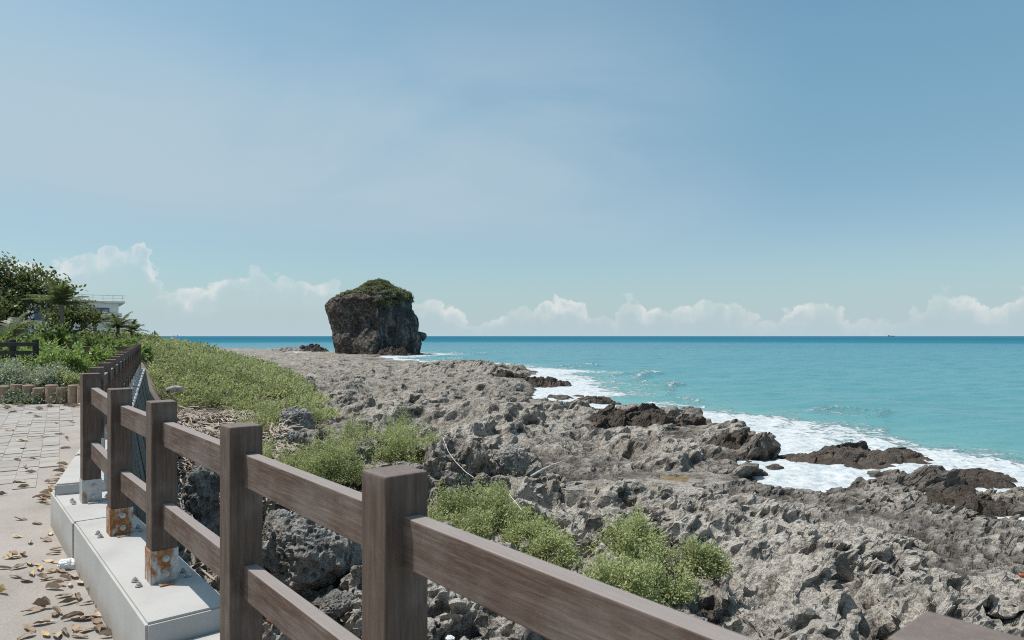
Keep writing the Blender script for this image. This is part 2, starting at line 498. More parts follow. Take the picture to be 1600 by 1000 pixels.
M_LEAF_NAUP = leaf_mat('broad_bush_leaf', (0.08, 0.125, 0.04), (0.19, 0.285, 0.08), (0.34, 0.45, 0.13), 0.38, 0.42)
M_LEAF_SILVER = leaf_mat('silvery_shrub_leaf', (0.15, 0.175, 0.125), (0.30, 0.335, 0.25), (0.48, 0.51, 0.42), 0.3, 0.5, (0.22, 0.18, 0.13))
M_LEAF_PALM = leaf_mat('palm_leaf', (0.06, 0.078, 0.04), (0.12, 0.145, 0.07), (0.22, 0.24, 0.12), 0.25, 0.45, (0.26, 0.22, 0.15))
M_LEAF_CAP = leaf_mat('cliff_top_leaf', (0.085, 0.09, 0.06), (0.155, 0.162, 0.10), (0.26, 0.262, 0.155), 0.25, 0.6, (0.19, 0.16, 0.11))
M_BARK = simple('grey_bark', (0.17, 0.145, 0.125), 0.9, 20)
M_TWIG = simple('pale_twig', (0.24, 0.205, 0.175), 0.9, 30)
M_STRAW = simple('dry_straw', (0.37, 0.315, 0.26), 0.9, 3, 0.3, world=True)

# ------------------------------------------------------------------ the lie of the land
SHORE = np.array([(70, -20), (45, 2), (25, 10), (15.4, 13.2), (12.5, 16.0), (12.0, 18.2), (13.4, 20.4), (12.9, 23.2), (11.6, 22.8), (10.1, 21.2), (8.7, 19.4), (8.3, 19.6), (9.0, 22.0), (10.0, 24.6), (9.9, 25.8), (11.0, 27.2), (10.8, 31), (9.8, 35),
                  (6.8, 39), (4.6, 41.5), (3.2, 43.5), (4.6, 49), (4.4, 60), (3.0, 70), (3.2, 80), (-1.5, 88), (-3, 97), (-15, 108), (-22, 118), (-26, 130), (-27, 146), (-21, 152),
                  (-19, 163), (-30, 178), (-46, 176), (-52, 166), (-58, 178), (-62, 205), (-85, 222), (-110, 232), (-160, 250), (-260, 300)], np.float32)
POLY = np.vstack([SHORE, [(-260, -60), (70, -60)]]).astype(np.float32)

def seg_dist(x, y, pts):
    best = np.full(x.shape, 1e9, np.float32)
    for (ax, ay), (bx, by) in zip(pts[:-1], pts[1:]):
        dx, dy = bx - ax, by - ay
        t = np.clip(((x - ax) * dx + (y - ay) * dy) / (dx * dx + dy * dy), 0, 1)
        best = np.minimum(best, np.hypot(x - ax - t * dx, y - ay - t * dy))
    return best

def inside_poly(x, y, poly):
    c = np.zeros(x.shape, bool)
    n = len(poly)
    for i in range(n):
        ax, ay = poly[i]; bx, by = poly[(i + 1) % n]
        if ay == by: continue
        hit = ((ay > y) != (by > y)) & (x < (bx - ax) * (y - ay) / (by - ay) + ax)
        c ^= hit
    return c

def shore_d(x, y):
    """distance inland from the waterline, negative over the sea"""
    x = np.asarray(x, np.float32); y = np.asarray(y, np.float32)
    k = np.clip(y / 30, 0.6, 2.2)
    am = 0.5 + 0.8 * sstep(y, 26, 45)
    xw = x + am * k * fbm(x / (4 * k), y / (4 * k), octs=3, seed=31)
    yw = y + am * k * fbm(x / (4 * k), y / (4 * k), octs=3, seed=41)
    d = seg_dist(xw, yw, SHORE)
    return np.where(inside_poly(xw, yw, POLY), d, -d)

TOE = np.array([(-6.3, 14), (-6.6, 21), (-7.6, 29), (-14, 45), (-25, 70), (-42, 100), (-75, 150)], np.float32)
def hill_e(x, y):
    """distance into the hill, behind the line where the thicket begins"""
    poly = np.vstack([TOE, [(-200, 150), (-200, 14)]]).astype(np.float32)
    d = seg_dist(x, y, TOE)
    return np.where(inside_poly(x, y, poly), d, -d)

def ground_base(x, y, d=None):
    x = np.asarray(x, np.float32); y = np.asarray(y, np.float32)
    if d is None: d = shore_d(x, y)
    h = np.interp(d, [-8, -2.5, -0.6, 0, 0.8, 2.5, 6, 12, 26], [-2.4, -1.3, -0.38, 0.06, 0.26, 0.40, 0.66, 1.05, 1.35])
    far = sstep(y, 28, 90)
    h = np.where(h > 0.1, 0.1 + (h - 0.1) * (1 - 0.58 * far), h)
    e = hill_e(x, y)
    h = h + np.clip(e, 0, 12) * 0.27 * sstep(y, 17, 34) * (1 - 0.25 * sstep(y, 60, 100)) * np.clip(1 - (e - 6) / 40, 0.6, 1)
    return h.astype(np.float32)

# fissures that split the near reef (world x, y)
GULLIES = [([(5.2, 10.2), (5.0, 9.2), (4.9, 8.6), (4.2, 7.6), (3.6, 6.7)], 0.6, 0.26), ([(2.9, 10.4), (2.75, 8.6), (2.9, 7.6)], 0.5, 0.16), ([(5.9, 15.4), (7.0, 15.0), (8.4, 15.4)], 0.6, 0.3),
           ([(8.6, 14.9), (10.0, 15.3), (11.4, 14.8)], 0.55, 0.3), ([(-1.4, 14.4), (-0.6, 14.9), (0.5, 14.4), (1.5, 15.4)], 0.6, 0.35),
           ([(-0.5, 17.6), (0.8, 17.0), (2.2, 18.0)], 0.5, 0.35), ([(0.6, 12.1), (0.0, 11.6), (-0.6, 11.9), (-1.6, 12.2)], 0.55, 0.3), ([(1.0, 22), (2.6, 21.2), (4.2, 22.2)], 0.5, 0.4)]

POOLS = [(2.95, 16.9, 0.42), (4.7, 19.3, 0.40), (2.15, 15.9, 0.24)]
POOL_Z = []

def reef_height(x, y, sp):
    """rock surface; sp is the mesh spacing there, finer detail than it can carry is left out"""
    d = shore_d(x, y)
    h = ground_base(x, y, d)
    land = sstep(d, -3.0, 1.0)
    rocky = 1 - 0.75 * sstep(hill_e(x, y), -1.0, 3.0)
    far = sstep(y, 25, 80)
    wx = x + 0.35 * fbm(x * 0.7, y * 0.7, octs=3, seed=3); wy = y + 0.35 * fbm(x * 0.7, y * 0.7, octs=3, seed=5)
    # big tilted slabs with open joints, then smaller ones on them
    rgh = 0.35 + 0.65 * sstep(fbm(x / 3.3, y / 3.3, octs=2, seed=53), -0.35, 0.35)
    s1, j1 = slabs(wx / 4.6, wy / 5.6, 21, 1.5)
    s2, j2 = slabs(wx / 1.7 + 3.3, wy / 2.1, 25, 1.6)
    s3, j3 = slabs(wx / 0.62, wy / 0.70 + 1.7, 29, 1.5)
    open1 = sstep(fbm(x / 6, y / 6, octs=2, seed=9), -0.25, 0.25)
    sw = fbm(wx / 6.5, wy / 5.0, octs=2, seed=13)
    rel = 0.72 * s1 * (1 - 0.62 * far) + 0.50 * s2 * (1 - 0.2 * far) * (0.65 + 0.35 * rgh) + 0.24 * s3 * (0.4 + 0.6 * rgh) + 0.20 * sw * (1 - 0.7 * far)
    rel = rel - 0.45 * sstep(j1, 0.10, 0.02) * open1 - 0.22 * sstep(j2, 0.12, 0.02) * rgh - 0.07 * sstep(j3, 0.14, 0.02) * rgh
    h = h + land * rocky * (rel - 0.02)
    for pts, dep, wid in GULLIES:
        q = seg_dist(x + 0.18 * fbm(x * 2, y * 2, octs=3, seed=61), y + 0.18 * fbm(x * 2, y * 2, octs=3, seed=63), np.array(pts, np.float32))
        h = h - 0.8 * dep * sstep(q, wid * 2.0, wid * 0.45)
    # knobbly detail
    for wl, amp, sd in ((0.75, 0.11, 71), (0.34, 0.06, 73)):
        k = np.clip((wl / sp - 1.6) / 2, 0, 1)
        h = h + land * rocky * rgh * k * amp * (1.6 * np.abs(vnoise(wx / wl, wy / wl, seed=sd)) - 0.5)
    return h, d, rocky * land * (0.6 + 0.4 * rgh)

def build_reef():
    nr, nc = 800, 860
    ys = np.exp(np.linspace(math.log(3.9), math.log(262), nr)).astype(np.float32)
    ts = np.linspace(-0.86, 1.02, nc).astype(np.float32)
    Y = np.repeat(ys[:, None], nc, 1); X = Y * ts[None, :]
    sp = Y * 0.0045
    H, d, k = reef_height(X, Y, sp)
    for _ in range(2):
        H = 0.5 * H + 0.25 * (np.roll(H, 1, 0) + np.roll(H, -1, 0)); H = 0.5 * H + 0.25 * (np.roll(H, 1, 1) + np.roll(H, -1, 1))
    H[:2] = H[2]; H[-2:] = H[-3]
    lowz = 0.34 * sstep(d, 0.4, 2.2)
    H = np.where(d > 0.4, np.maximum(H, lowz + 0.15 * (H - lowz)), H)
    P = np.stack([X, Y, H], -1)
    def normals(P):
        du = np.gradient(P, axis=1); dv = np.gradient(P, axis=0)
        n = np.cross(du, dv)
        return n / np.maximum(np.linalg.norm(n, axis=-1, keepdims=True), 1e-9)
    n = normals(P)
    el_ = np.maximum(np.linalg.norm(np.gradient(P, axis=0), axis=-1), np.linalg.norm(np.gradient(P, axis=1), axis=-1))
    sp = np.maximum(sp, 0.75 * el_)
    n[..., 2] *= 0.8
    x, y, z = P[..., 0], P[..., 1], P[..., 2]
    disp = np.zeros_like(x)
    for wl, amp, sd in ((0.95, 0.15, 80), (0.48, 0.13, 81)):
        w8 = np.clip((wl / sp - 1.4) / 2, 0, 1)
        disp += w8 * amp * (1.7 * np.abs(vnoise(x / wl, y / wl, z / wl, sd)) - 0.55)
    for wl, amp, sd in ((0.26, 0.13, 83), (0.125, 0.085, 85), (0.062, 0.04, 87)):
        w8 = np.clip((wl / sp - 1.4) / 2, 0, 1)
        disp += w8 * amp * (0.55 - 1.7 * np.abs(vnoise(x / wl, y / wl, z / wl, sd)))
    for wl, amp, sd, lo in ((1.3, 0.45, 97, .36), (0.55, 0.34, 91, .42), (0.25, 0.22, 93, .45), (0.12, 0.12, 99, .47)):
        w8 = np.clip((wl / sp - 1.4) / 2, 0, 1)
        w8 = w8 * (0.45 + 0.55 * sstep(fbm(x / (wl * 5), y / (wl * 5), octs=2, seed=sd + 1), -0.2, 0.35))
        if wl > 1: w8 = w8 * (0.15 + 0.85 * sstep(y, 18, 45))
        on = w8 > 0.02
        q = worley3(x[on] / wl, y[on] / wl, z[on] / wl, sd)
        disp[on] -= w8[on] * amp * sstep(q, lo, lo * 0.6)
    P = P + n * (disp * k)[..., None]
    # relief sheared towards the camera, away from the sun: overhangs shaped to go dark
    lean = np.clip(P[..., 2] - ground_base(X, Y, d), -0.25, 0.6) * k
    P[..., 1] -= 0.55 * lean; P[..., 0] += 0.30 * lean
    for cx_, cy_, rr_ in POOLS:
        q = np.hypot((P[..., 0] - cx_) / 1.6, P[..., 1] - cy_) + 0.16 * fbm(P[..., 0] * 2.2, P[..., 1] * 2.2, octs=2, seed=67)
        zp = float(np.median(P[..., 2][q < rr_ * 1.2])) - 0.02
        POOL_Z.append(zp)
        bed = zp - 0.05 + 0.25 * (P[..., 2] - zp).clip(-.1, .1)
        P[..., 2] = np.where(q < rr_, bed, np.where(q < rr_ * 2.6, np.maximum(P[..., 2], zp + 0.05 * sstep(q, rr_, rr_ * 1.3)), P[..., 2]))
    P[..., 2] = np.where(d > 1.6, np.maximum(P[..., 2], 0.17), P[..., 2])
    soil = sstep(hill_e(X, Y) + 0.8 * fbm(X / 2, Y / 2, octs=3, seed=95), -1.2, 0.6) * sstep(Y, 12, 17)
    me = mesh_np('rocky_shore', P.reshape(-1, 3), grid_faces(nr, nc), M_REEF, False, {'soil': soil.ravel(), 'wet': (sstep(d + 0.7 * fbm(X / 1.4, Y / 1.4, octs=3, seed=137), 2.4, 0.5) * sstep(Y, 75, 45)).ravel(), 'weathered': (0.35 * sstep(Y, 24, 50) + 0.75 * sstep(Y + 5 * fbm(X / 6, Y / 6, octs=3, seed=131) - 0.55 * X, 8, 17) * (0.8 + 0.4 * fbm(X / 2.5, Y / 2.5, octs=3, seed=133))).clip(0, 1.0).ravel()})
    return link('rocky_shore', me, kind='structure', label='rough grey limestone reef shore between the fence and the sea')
reef = build_reef()
def make_pool_mat():
    m, t = new_mat('brown_pool_water')
    n = t.noise(geo_pos(t), 2.5, 5, 0.6)
    finish(t, t.ramp(n, [(0.35, (0.13, 0.085, 0.035)), (0.65, (0.30, 0.22, 0.12))]), 0.12, t.noise(geo_pos(t), 14, 3, 0.5), 0.08, 0.01, 0.5)
    return m
M_POOL = make_pool_mat()
for (cx_, cy_, rr_), zp, lab in zip(POOLS, POOL_Z, ('larger brown tide pool in the middle of the reef', 'brown tide pool further out near the dark surf ridge', 'smallest brown puddle next to the larger tide pool')):
    a_ = np.linspace(0, 2 * np.pi, 48, endpoint=False)
    pts = np.stack([1.6 * rr_ * 1.35 * np.cos(a_), 1.35 * rr_ * np.sin(a_), np.zeros(48)], 1)
    pts = np.vstack([pts, [[0, 0, 0]]])
    fs = np.array([[i, (i + 1) % 48, 48] for i in range(48)])
    link('tide_pool', mesh_np('tide_pool', pts, fs, M_POOL, False), None, (cx_, cy_, zp + 0.006), None, lab, 'pool', None, 'structure')

def ray_ground(px, py, z0=1.4):
    """where the line of sight through a pixel meets the bare rock"""
    dep = FPX * (EYE - z0) / (py - 525)
    for _ in range(6):
        x = (px - 800) / FPX * dep
        z = float(ground_base(np.array([x]), np.array([dep]))[0])
        dep = 0.5 * dep + 0.5 * FPX * (EYE - z) / (py - 525)
    return (px - 800) / FPX * dep, dep, z

# ------------------------------------------------------------------ the sea
def make_sea_mat():
    m, t = new_mat('tropical_sea')
    p = geo_pos(t)
    sd = t.n('Attribute', attribute_name='offshore').outputs['Fac']
    foam = t.n('Attribute', attribute_name='foam').outputs['Fac']
    y = t.n('SeparateXYZ', {0: p}).outputs[1]
    dist = t.n('VectorMath', {0: p}, operation='LENGTH').outputs['Value']
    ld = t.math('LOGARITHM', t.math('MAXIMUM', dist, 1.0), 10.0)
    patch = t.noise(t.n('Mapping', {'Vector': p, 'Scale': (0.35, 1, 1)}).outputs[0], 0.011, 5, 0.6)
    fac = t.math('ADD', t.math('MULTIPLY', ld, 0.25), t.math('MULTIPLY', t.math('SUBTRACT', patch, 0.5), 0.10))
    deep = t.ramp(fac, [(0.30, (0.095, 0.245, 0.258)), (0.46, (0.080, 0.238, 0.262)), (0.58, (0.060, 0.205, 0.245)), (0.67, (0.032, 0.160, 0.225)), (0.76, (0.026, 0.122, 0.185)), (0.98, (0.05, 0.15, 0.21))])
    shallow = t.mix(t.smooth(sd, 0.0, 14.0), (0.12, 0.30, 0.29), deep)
    # lacy foam
    f1 = t.noise(t.n('Mapping', {'Vector': p, 'Scale': (1, 0.8, 1)}).outputs[0], 0.9, 8, 0.68, 1.4)
    vor = t.n('TexVoronoi', {'Vector': t.n('VectorMath', {0: p, 1: t.n('VectorMath', {0: t.noise(p, 1.1, 4, 0.6, 0, 1), 3: 1.6}, operation='SCALE').outputs[0]}, operation='ADD').outputs[0], 'Scale': 0.8}, feature='DISTANCE_TO_EDGE').outputs['Distance']
    lace = t.smooth(vor, 0.16, 0.0)
    fv = t.math('ADD', t.math('MULTIPLY', foam, 0.98), t.math('ADD', t.math('MULTIPLY', t.math('SUBTRACT', f1, 0.5), 1.7), t.math('MULTIPLY', lace, 0.22)))
    ff = t.smooth(fv, 0.36, 0.74)
    # stray whitecaps
    wc = t.noise(t.n('Mapping', {'Vector': p, 'Scale': (0.5, 1.5, 1)}).outputs[0], 0.16, 6, 0.66)
    wcm = t.math('MULTIPLY', t.smooth(wc, 0.735, 0.775), t.smooth(dist, 1500.0, 200.0))
    ff = t.math('MAXIMUM', ff, wcm)
    fcol = t.ramp(t.noise(p, 3.5, 6, 0.7), [(0.34, (0.30, 0.37, 0.40)), (0.56, (0.55, 0.565, 0.57))])
    col = t.mix(ff, shallow, fcol)
    b1 = t.noise(t.n('Mapping', {'Vector': p, 'Scale': (0.45, 1.0, 1)}).outputs[0], 0.75, 7, 0.62, 0.4)
    b2 = t.noise(t.n('Mapping', {'Vector': p, 'Scale': (0.5, 1.0, 1)}).outputs[0], 0.09, 6, 0.6, 0.3)
    h = t.math('ADD', t.math('MULTIPLY', b1, 0.6), t.math('ADD', t.math('MULTIPLY', b2, 2.6), t.math('MULTIPLY', ff, 0.35)))
    bump = t.n('Bump', {'Height': h, 'Strength': 0.8, 'Distance': 0.5}).outputs[0]
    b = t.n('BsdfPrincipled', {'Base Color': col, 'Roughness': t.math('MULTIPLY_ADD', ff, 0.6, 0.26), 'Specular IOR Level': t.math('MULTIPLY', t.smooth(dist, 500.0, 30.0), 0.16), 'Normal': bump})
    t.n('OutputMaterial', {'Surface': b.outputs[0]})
    return m
M_SEA = make_sea_mat()

def build_sea():
    nr, nc = 360, 400
    ys = np.concatenate([np.exp(np.linspace(math.log(9), math.log(320), nr - 40)), np.exp(np.linspace(math.log(330), math.log(30000), 40))]).astype(np.float32)
    ts = np.linspace(-1.3, 1.5, nc).astype(np.float32)
    Y = np.repeat(ys[:, None], nc, 1); X = Y * ts[None, :]
    near = Y < 330
    d = np.full(X.shape, -400, np.float32)
    d[near] = shore_d(X[near], Y[near])
    off = -d
    amp = np.clip(off / 12, 0.15, 1) * sstep(Y, 900, 120)
    ph = off * 0.55 + 1.1 * fbm(X / 14, Y / 14, octs=3, seed=101)
    H = amp * (0.10 * np.sin(ph) + 0.13 * fbm(X / 7, Y / 3.2, octs=3, seed=103) + 0.05 * vnoise(X / 1.6, Y / 0.9, seed=107))
    k = np.clip(Y / 30, 0.75, 2.6)
    along = fbm(X / 9, Y / 9, octs=3, seed=111)
    wid = k * (3.8 + 2.6 * along) * (1 + 1.0 * sstep(X, 3, 9) * sstep(Y, 48, 32))
    foam = np.clip(1.05 - np.maximum(off, 0) / np.maximum(wid, 0.8), 0, 1) ** 0.8
    # the line of breakers beyond the wash
    crest = np.exp(-((off - wid * 1.02) / (0.55 * k)) ** 2) * sstep(along, -0.25, 0.3)
    foam = np.maximum(foam, 0.5 * crest)
    H = H + 0.2 * crest * np.clip(Y / 40, 0.7, 1.6) * near + 0.10 * foam * fbm(X * 1.2, Y * 1.2, octs=3, seed=115) * near + 0.07 * foam
    H[~near] = 0
    foam[~near] = 0
    H = np.where(d > 0.4, np.minimum(H, 0.08), H)
    P = np.stack([X, Y, H.astype(np.float32)], -1).reshape(-1, 3)
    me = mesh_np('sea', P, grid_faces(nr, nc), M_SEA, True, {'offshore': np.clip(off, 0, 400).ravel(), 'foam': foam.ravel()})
    link('sea', me, kind='structure', label='turquoise sea with white surf along the reef')
build_sea()

# ------------------------------------------------------------------ path, hill behind it
K = 0.83
U = Vector((-0.640, 0.768, 0)); UP = Vector((0.768, 0.640, 0))      # along the near fence, towards the sea
V = Vector((-0.4602, 0.8878, 0)); VP = Vector((0.8878, 0.4602, 0))  # the far stretch
B0 = Vector((-1.97, 3.67, 0)) * K        # path-side corner where the second plinth block begins
C0 = Vector((-4.45, 6.64, 0)) * K        # where the fence turns and the plinth steps up
PLW = 0.45 * K
NFAR = 16
SFAR = NFAR * 1.35 * K

def path_z(x, y): return EYE - 1.615 + 0.014 * (y - 3.5)

def make_path_mat():
    m, t = new_mat('dusty_path')
    p = geo_pos(t)
    n = t.noise(p, 1.1, 7, 0.62); f = t.noise(p, 55, 5, 0.7)
    col = t.ramp(t.math('ADD', t.math('MULTIPLY', n, 0.6), t.math('MULTIPLY', f, 0.4)), [(0.34, (0.255, 0.224, 0.198)), (0.5, (0.335, 0.303, 0.274)), (0.66, (0.395, 0.363, 0.334))])
    finish(t, col, 0.95, t.math('ADD', f, t.math('MULTIPLY', t.noise(p, 160, 4, 0.7), 0.6)), 0.55, 0.012, 0.2)
    return m
M_PATH = make_path_mat()
M_SOIL = simple('sandy_soil', (0.22, 0.175, 0.135), 0.95, 1.5, 0.4, 0.5, 0.05, True)
M_PAVER = None
def make_paver_mat():
    m, t = new_mat('grey_paver')
    p = geo_pos(t)
    rnd = t.n('ObjectInfo').outputs['Random']
    n = t.math('ADD', t.math('MULTIPLY', t.noise(p, 3.0, 6, 0.6), 0.45), t.math('ADD', t.math('MULTIPLY', t.noise(p, 60, 4, 0.7), 0.3), t.math('MULTIPLY', rnd, 0.25)))
    col = t.ramp(n, [(0.3, (0.29, 0.264, 0.24)), (0.5, (0.34, 0.313, 0.286)), (0.7, (0.385, 0.357, 0.33))])
    finish(t, col, 0.92, t.noise(p, 90, 4, 0.7), 0.4, 0.006, 0.2)
    return m
M_PAVER = make_paver_mat()

def line_x(y):
    """middle of the plinth line at distance y"""
    c = C0.y
    xB = B0.x + UP.x * PLW * .5 + U.x / U.y * (y - B0.y - UP.y * PLW * .5)
    xC = C0.x + VP.x * PLW * .5 + V.x / V.y * (y - C0.y - VP.y * PLW * .5)
    return np.where(y < c, xB, xC)

def build_path():
    ys = np.linspace(-4, 15.2, 60); ws = np.linspace(0, 14, 40)
    Y = np.repeat(ys[:, None], 40, 1)
    X = line_x(Y) - ws[None, :]
    Z = path_z(X, Y) + 0.012 * fbm(X * 0.8, Y * 0.8, octs=3, seed=201)
    me = mesh_np('path', np.stack([X, Y, Z], -1).reshape(-1, 3), grid_faces(60, 40), M_PATH, True)
    o = link('path', me, kind='structure', label='dusty paved path beside the concrete plinth')
    # pavers where the photograph shows them through the dust
    pm = box_mesh('paver', (0, 0, 0), (0.1975, 0.2475, 0.05), M_PAVER, 0.004)
    a = math.atan2(math.tan(R(33.5)), 1.0)
    cx, sx = math.cos(a), math.sin(a)
    n = 0
    for i in range(-90, 90):
        for j in range(-5, 80):
            lx = i * 0.20; ly = j * 0.25 + (0.125 if i % 2 else 0)
            x = lx * cx - ly * sx - 6.5; y = lx * sx + ly * cx + 6.0
            if y < 5.2 or y > 14.6: continue
            px = 800 + FPX * x / y
            if px < -14 or px > 140: continue
            py = 525 + FPX * (EYE - path_z(x, y)) / y
            dust = float(vnoise(np.array([x * 0.8]), np.array([y * 0.8]), seed=205)[0])
            lim = 60 + (py - 640) * -0.1
            if py > 770 + 30 * dust - 0.35 * max(0, px - 30) : continue
            if px > 112 + 20 * dust - max(0, py - 655) * 0.45 : continue
            if x > float(line_x(np.array(y))) - 0.4: continue
            sink = 0.003 * random.random()
            link('paver', pm, o, (x, y, path_z(x, y) - 0.016 - sink + 0.012 * float(fbm(np.array([x * .8]), np.array([y * .8]), octs=3, seed=201)[0])), (0.0, 0.0, a + random.uniform(-.008, .008)))
            n += 1
    print('pavers', n)
build_path()

def hill_z(x, y):
    """ground left of the far fence: the planted bed rising to a low hill"""
    lw = line_x(y) - x                                    # how far left of the fence line
    base = path_z(x, np.minimum(y, 15.0)) + 0.06
    r = 0.028 * np.clip(y - 15, 0, 40) + 0.02 * np.clip(lw - 3, 0, 30) * sstep(y, 14, 24)
    return base + r + 0.05 * fbm(np.asarray(x) / 2, np.asarray(y) / 2, octs=3, seed=221)

def build_hill():
    ys = np.linspace(14.9, 95, 90); ws = np.concatenate([[-2.0], np.linspace(0, 70, 70)])
    Y = np.repeat(ys[:, None], 71, 1)
    X = line_x(Y) - ws[None, :] * np.clip(Y / 40, 0.6, 2)
    Z = hill_z(X, Y)
    inn = Y < C0.y + V.y * SFAR - 0.3
    Z[:, 0] = 1.2
    X[:, 0] = np.where(inn[:, 0], X[:, 1] + 0.02, X[:, 0])
    me = mesh_np('hill', np.stack([X, Y, Z], -1).reshape(-1, 3), grid_faces(90, 71), M_SOIL, True)
    link('hill', me, kind='structure', label='low planted hill behind the path')
build_hill()

# ------------------------------------------------------------------ plinth and retaining wall
def prism(name, poly, z0, z1, mat, bev=0.012, zs=None):
    bm = bmesh.new()
    b = [bm.verts.new((p[0], p[1], z0)) for p in poly]
    t = [bm.verts.new((p[0], p[1], z1)) for p in poly]
    n = len(poly)
    bm.faces.new(b[::-1]); bm.faces.new(t)
    for i in range(n):
        bm.faces.new((b[i], b[(i + 1) % n], t[(i + 1) % n], t[i]))
    bmesh.ops.recalc_face_normals(bm, faces=bm.faces)
    if bev:
        bmesh.ops.bevel(bm, geom=[e for e in bm.edges if max(v.co.z for v in e.verts) > z1 - 0.01], offset=bev, segments=2, affect='EDGES')
    return bm_mesh(name, bm, mat)

ZB = EYE - 1.548 * K
plinth = thing('concrete_plinth', (B0.x, B0.y, path_z(B0.x, B0.y)), 'pale stepped concrete plinth with rust stains under the brown fence', 'plinth')
def part_at(parent, name, me):
    o = link(name, me, parent)
    o.matrix_parent_inverse = Matrix.Translation(-parent.location)
    return o
def quad(P0, d, n, s0, s1, w0, w1): return [P0 + d * s0 + n * w0, P0 + d * s1 + n * w0, P0 + d * s1 + n * w1, P0 + d * s0 + n * w1]
zlow = EYE - 2.6
sj = 2.63 * K; sc = (C0 - B0).dot(U)
part_at(plinth, 'concrete_block', prism('concrete_block', quad(B0, U, UP, 0, sj - 0.006, 0, PLW), zlow, ZB, M_CONC))
part_at(plinth, 'concrete_block', prism('concrete_block', quad(B0, U, UP, sj + 0.008, sc + 0.25, -0.006, PLW - .003), zlow, ZB - 0.004, M_CONC))
part_at(plinth, 'concrete_block', prism('concrete_block', quad(B0, U, UP, -2.9, -0.004, 0.006, PLW - .004), zlow, ZB - 0.115, M_CONC))
part_at(plinth, 'concrete_block', prism('concrete_block', quad(B0, U, UP, -6.5, -2.904, 0.003, PLW), zlow, ZB - 0.235, M_CONC))
CZ = []
nst = 12
for i in range(nst):
    s0 = SFAR * i / nst; s1 = SFAR * (i + 1) / nst
    z = EYE - 1.444 * K + 0.0145 * i
    CZ.append((s0, s1, z))
    part_at(plinth, 'concrete_block', prism('concrete_block', quad(C0, V, VP, s0 + (0.003 if i else -0.0), s1 - 0.003 + (.45 if i == nst - 1 else 0), 0.004 * (i % 2), PLW + 0.004 * (i % 3)), zlow, z, M_CONC))
def plinth_z(s):
    for s0, s1, z in CZ:
        if s < s1: return z
    return CZ[-1][2]

# the battered retaining wall below the far stretch, built of leaning sheets
rwall = thing('retaining_wall', (C0.x, C0.y, zlow), 'dark blue stained retaining wall leaning below the far fence', 'wall')
def slab(P0, d, n, s0, s1, wt, zt, wb, zb, th, mat, name):
    bm = bmesh.new()
    pts = []
    for s in (s0, s1):
        for (wv, z) in ((wt, zt), (wb, zb), (wb - th, zb), (wt - th, zt)):
            q = P0 + d * s + n * wv
            pts.append(bm.verts.new((q.x, q.y, z)))
    a, b = pts[:4], pts[4:]
    bm.faces.new(a); bm.faces.new(b[::-1])
    for i in range(4): bm.faces.new((a[i], b[i], b[(i + 1) % 4], a[(i + 1) % 4]))
    bmesh.ops.recalc_face_normals(bm, faces=bm.faces)
    return bm_mesh(name, bm, mat)
s = 0.1
i = 0
while s < SFAR + .4:
    ln = 1.1
    part_at(rwall, 'wall_panel', slab(C0, V, VP, s, min(s + ln - 0.02, SFAR + .44), PLW + 0.012 + 0.006 * (i % 2), EYE - 1.444 * K + 0.0145 * (s / SFAR * nst) - 0.07, PLW + 0.30 + 0.015 * (i % 3), 1.35, 0.06, M_WALL, 'wall_panel'))
    s += ln; i += 1
part_at(rwall, 'wall_panel', slab(B0, U, UP, -6.4, sc, PLW + 0.008, ZB - 0.30, PLW + 0.22, 1.2, 0.06, M_CONC, 'wall_panel'))
# pale pipe along the wall foot
M_PIPE = simple('pale_plastic_pipe', (0.42, 0.46, 0.48), 0.5, 8, 0.2)
bm = bmesh.new()
pp = []
for k_ in range(12):
    q = C0 + V * (1.2 + k_ * 1.62) + VP * (PLW + 0.33 + 0.03 * math.sin(k_ * 1.7))
    pp.append((q.x, q.y, 1.98 + 0.05 * math.sin(k_ * 2.3) + 0.012 * k_))
bm_tube(bm, pp, 0.022, 8)
pipe = link('water_pipe', bm_mesh('water_pipe', bm, M_PIPE, True), label='pale grey pipe running along the foot of the blue wall', cat='pipe')

# ------------------------------------------------------------------ the fence
PW = 0.15 * K
P3 = Vector((-2.24, 4.24, 0)) * K        # path-side near corner of the fourth post
POST_H = 0.935 * K
SLEEVE_H = 0.207 * K
def post_mesh(h):
    return box_mesh('post', (0, 0, h / 2), (PW, PW, h), M_POST, 0.006)
def wood_oriented(me):
    return me
fence = thing('timber_fence', (P3.x, P3.y, ZB), 'dark brown timber fence with two rails along the concrete plinth', 'fence')
def fp(name, data, loc, rotz, parent=fence, rot=None):
    o = link(name, data, parent)
    o.matrix_parent_inverse = Matrix.Translation(-fence.location)
    o.location = loc
    o.rotation_euler = rot or (0, 0, rotz)
    return o

def sleeve_mesh():
    bm = bmesh.new()
    a = PW / 2 + 0.002; t = 0.004
    for c, s in (((-a, 0, SLEEVE_H / 2), (t, 2 * a + t, SLEEVE_H)), ((a, 0, SLEEVE_H / 2), (t, 2 * a + t, SLEEVE_H)),
                 ((0, -a, SLEEVE_H / 2), (2 * a - t, t, SLEEVE_H)), ((0, a, SLEEVE_H / 2), (2 * a - t, t, SLEEVE_H))):
        bm_box(bm, c, s)
    bm_box(bm, (0, 0, 0.004), (PW + 0.13, PW * 0.55, 0.008))
    return bm_mesh('metal_sleeve', bm, M_STEEL)
ME_SLEEVE = sleeve_mesh()
def bolt_mesh():
    bm = bmesh.new()
    bm_cyl(bm, (0, 0, 0), (0, 0, 0.004), 0.018, 0.018, 14)
    bm_cyl(bm, (0, 0, 0.0042), (0, 0, 0.016), 0.0125, 0.0125, 6)
    bm_cyl(bm, (0, 0, 0.0162), (0, 0, 0.022), 0.006, 0.006, 8)
    return bm_mesh('bolt', bm, M_STEEL)
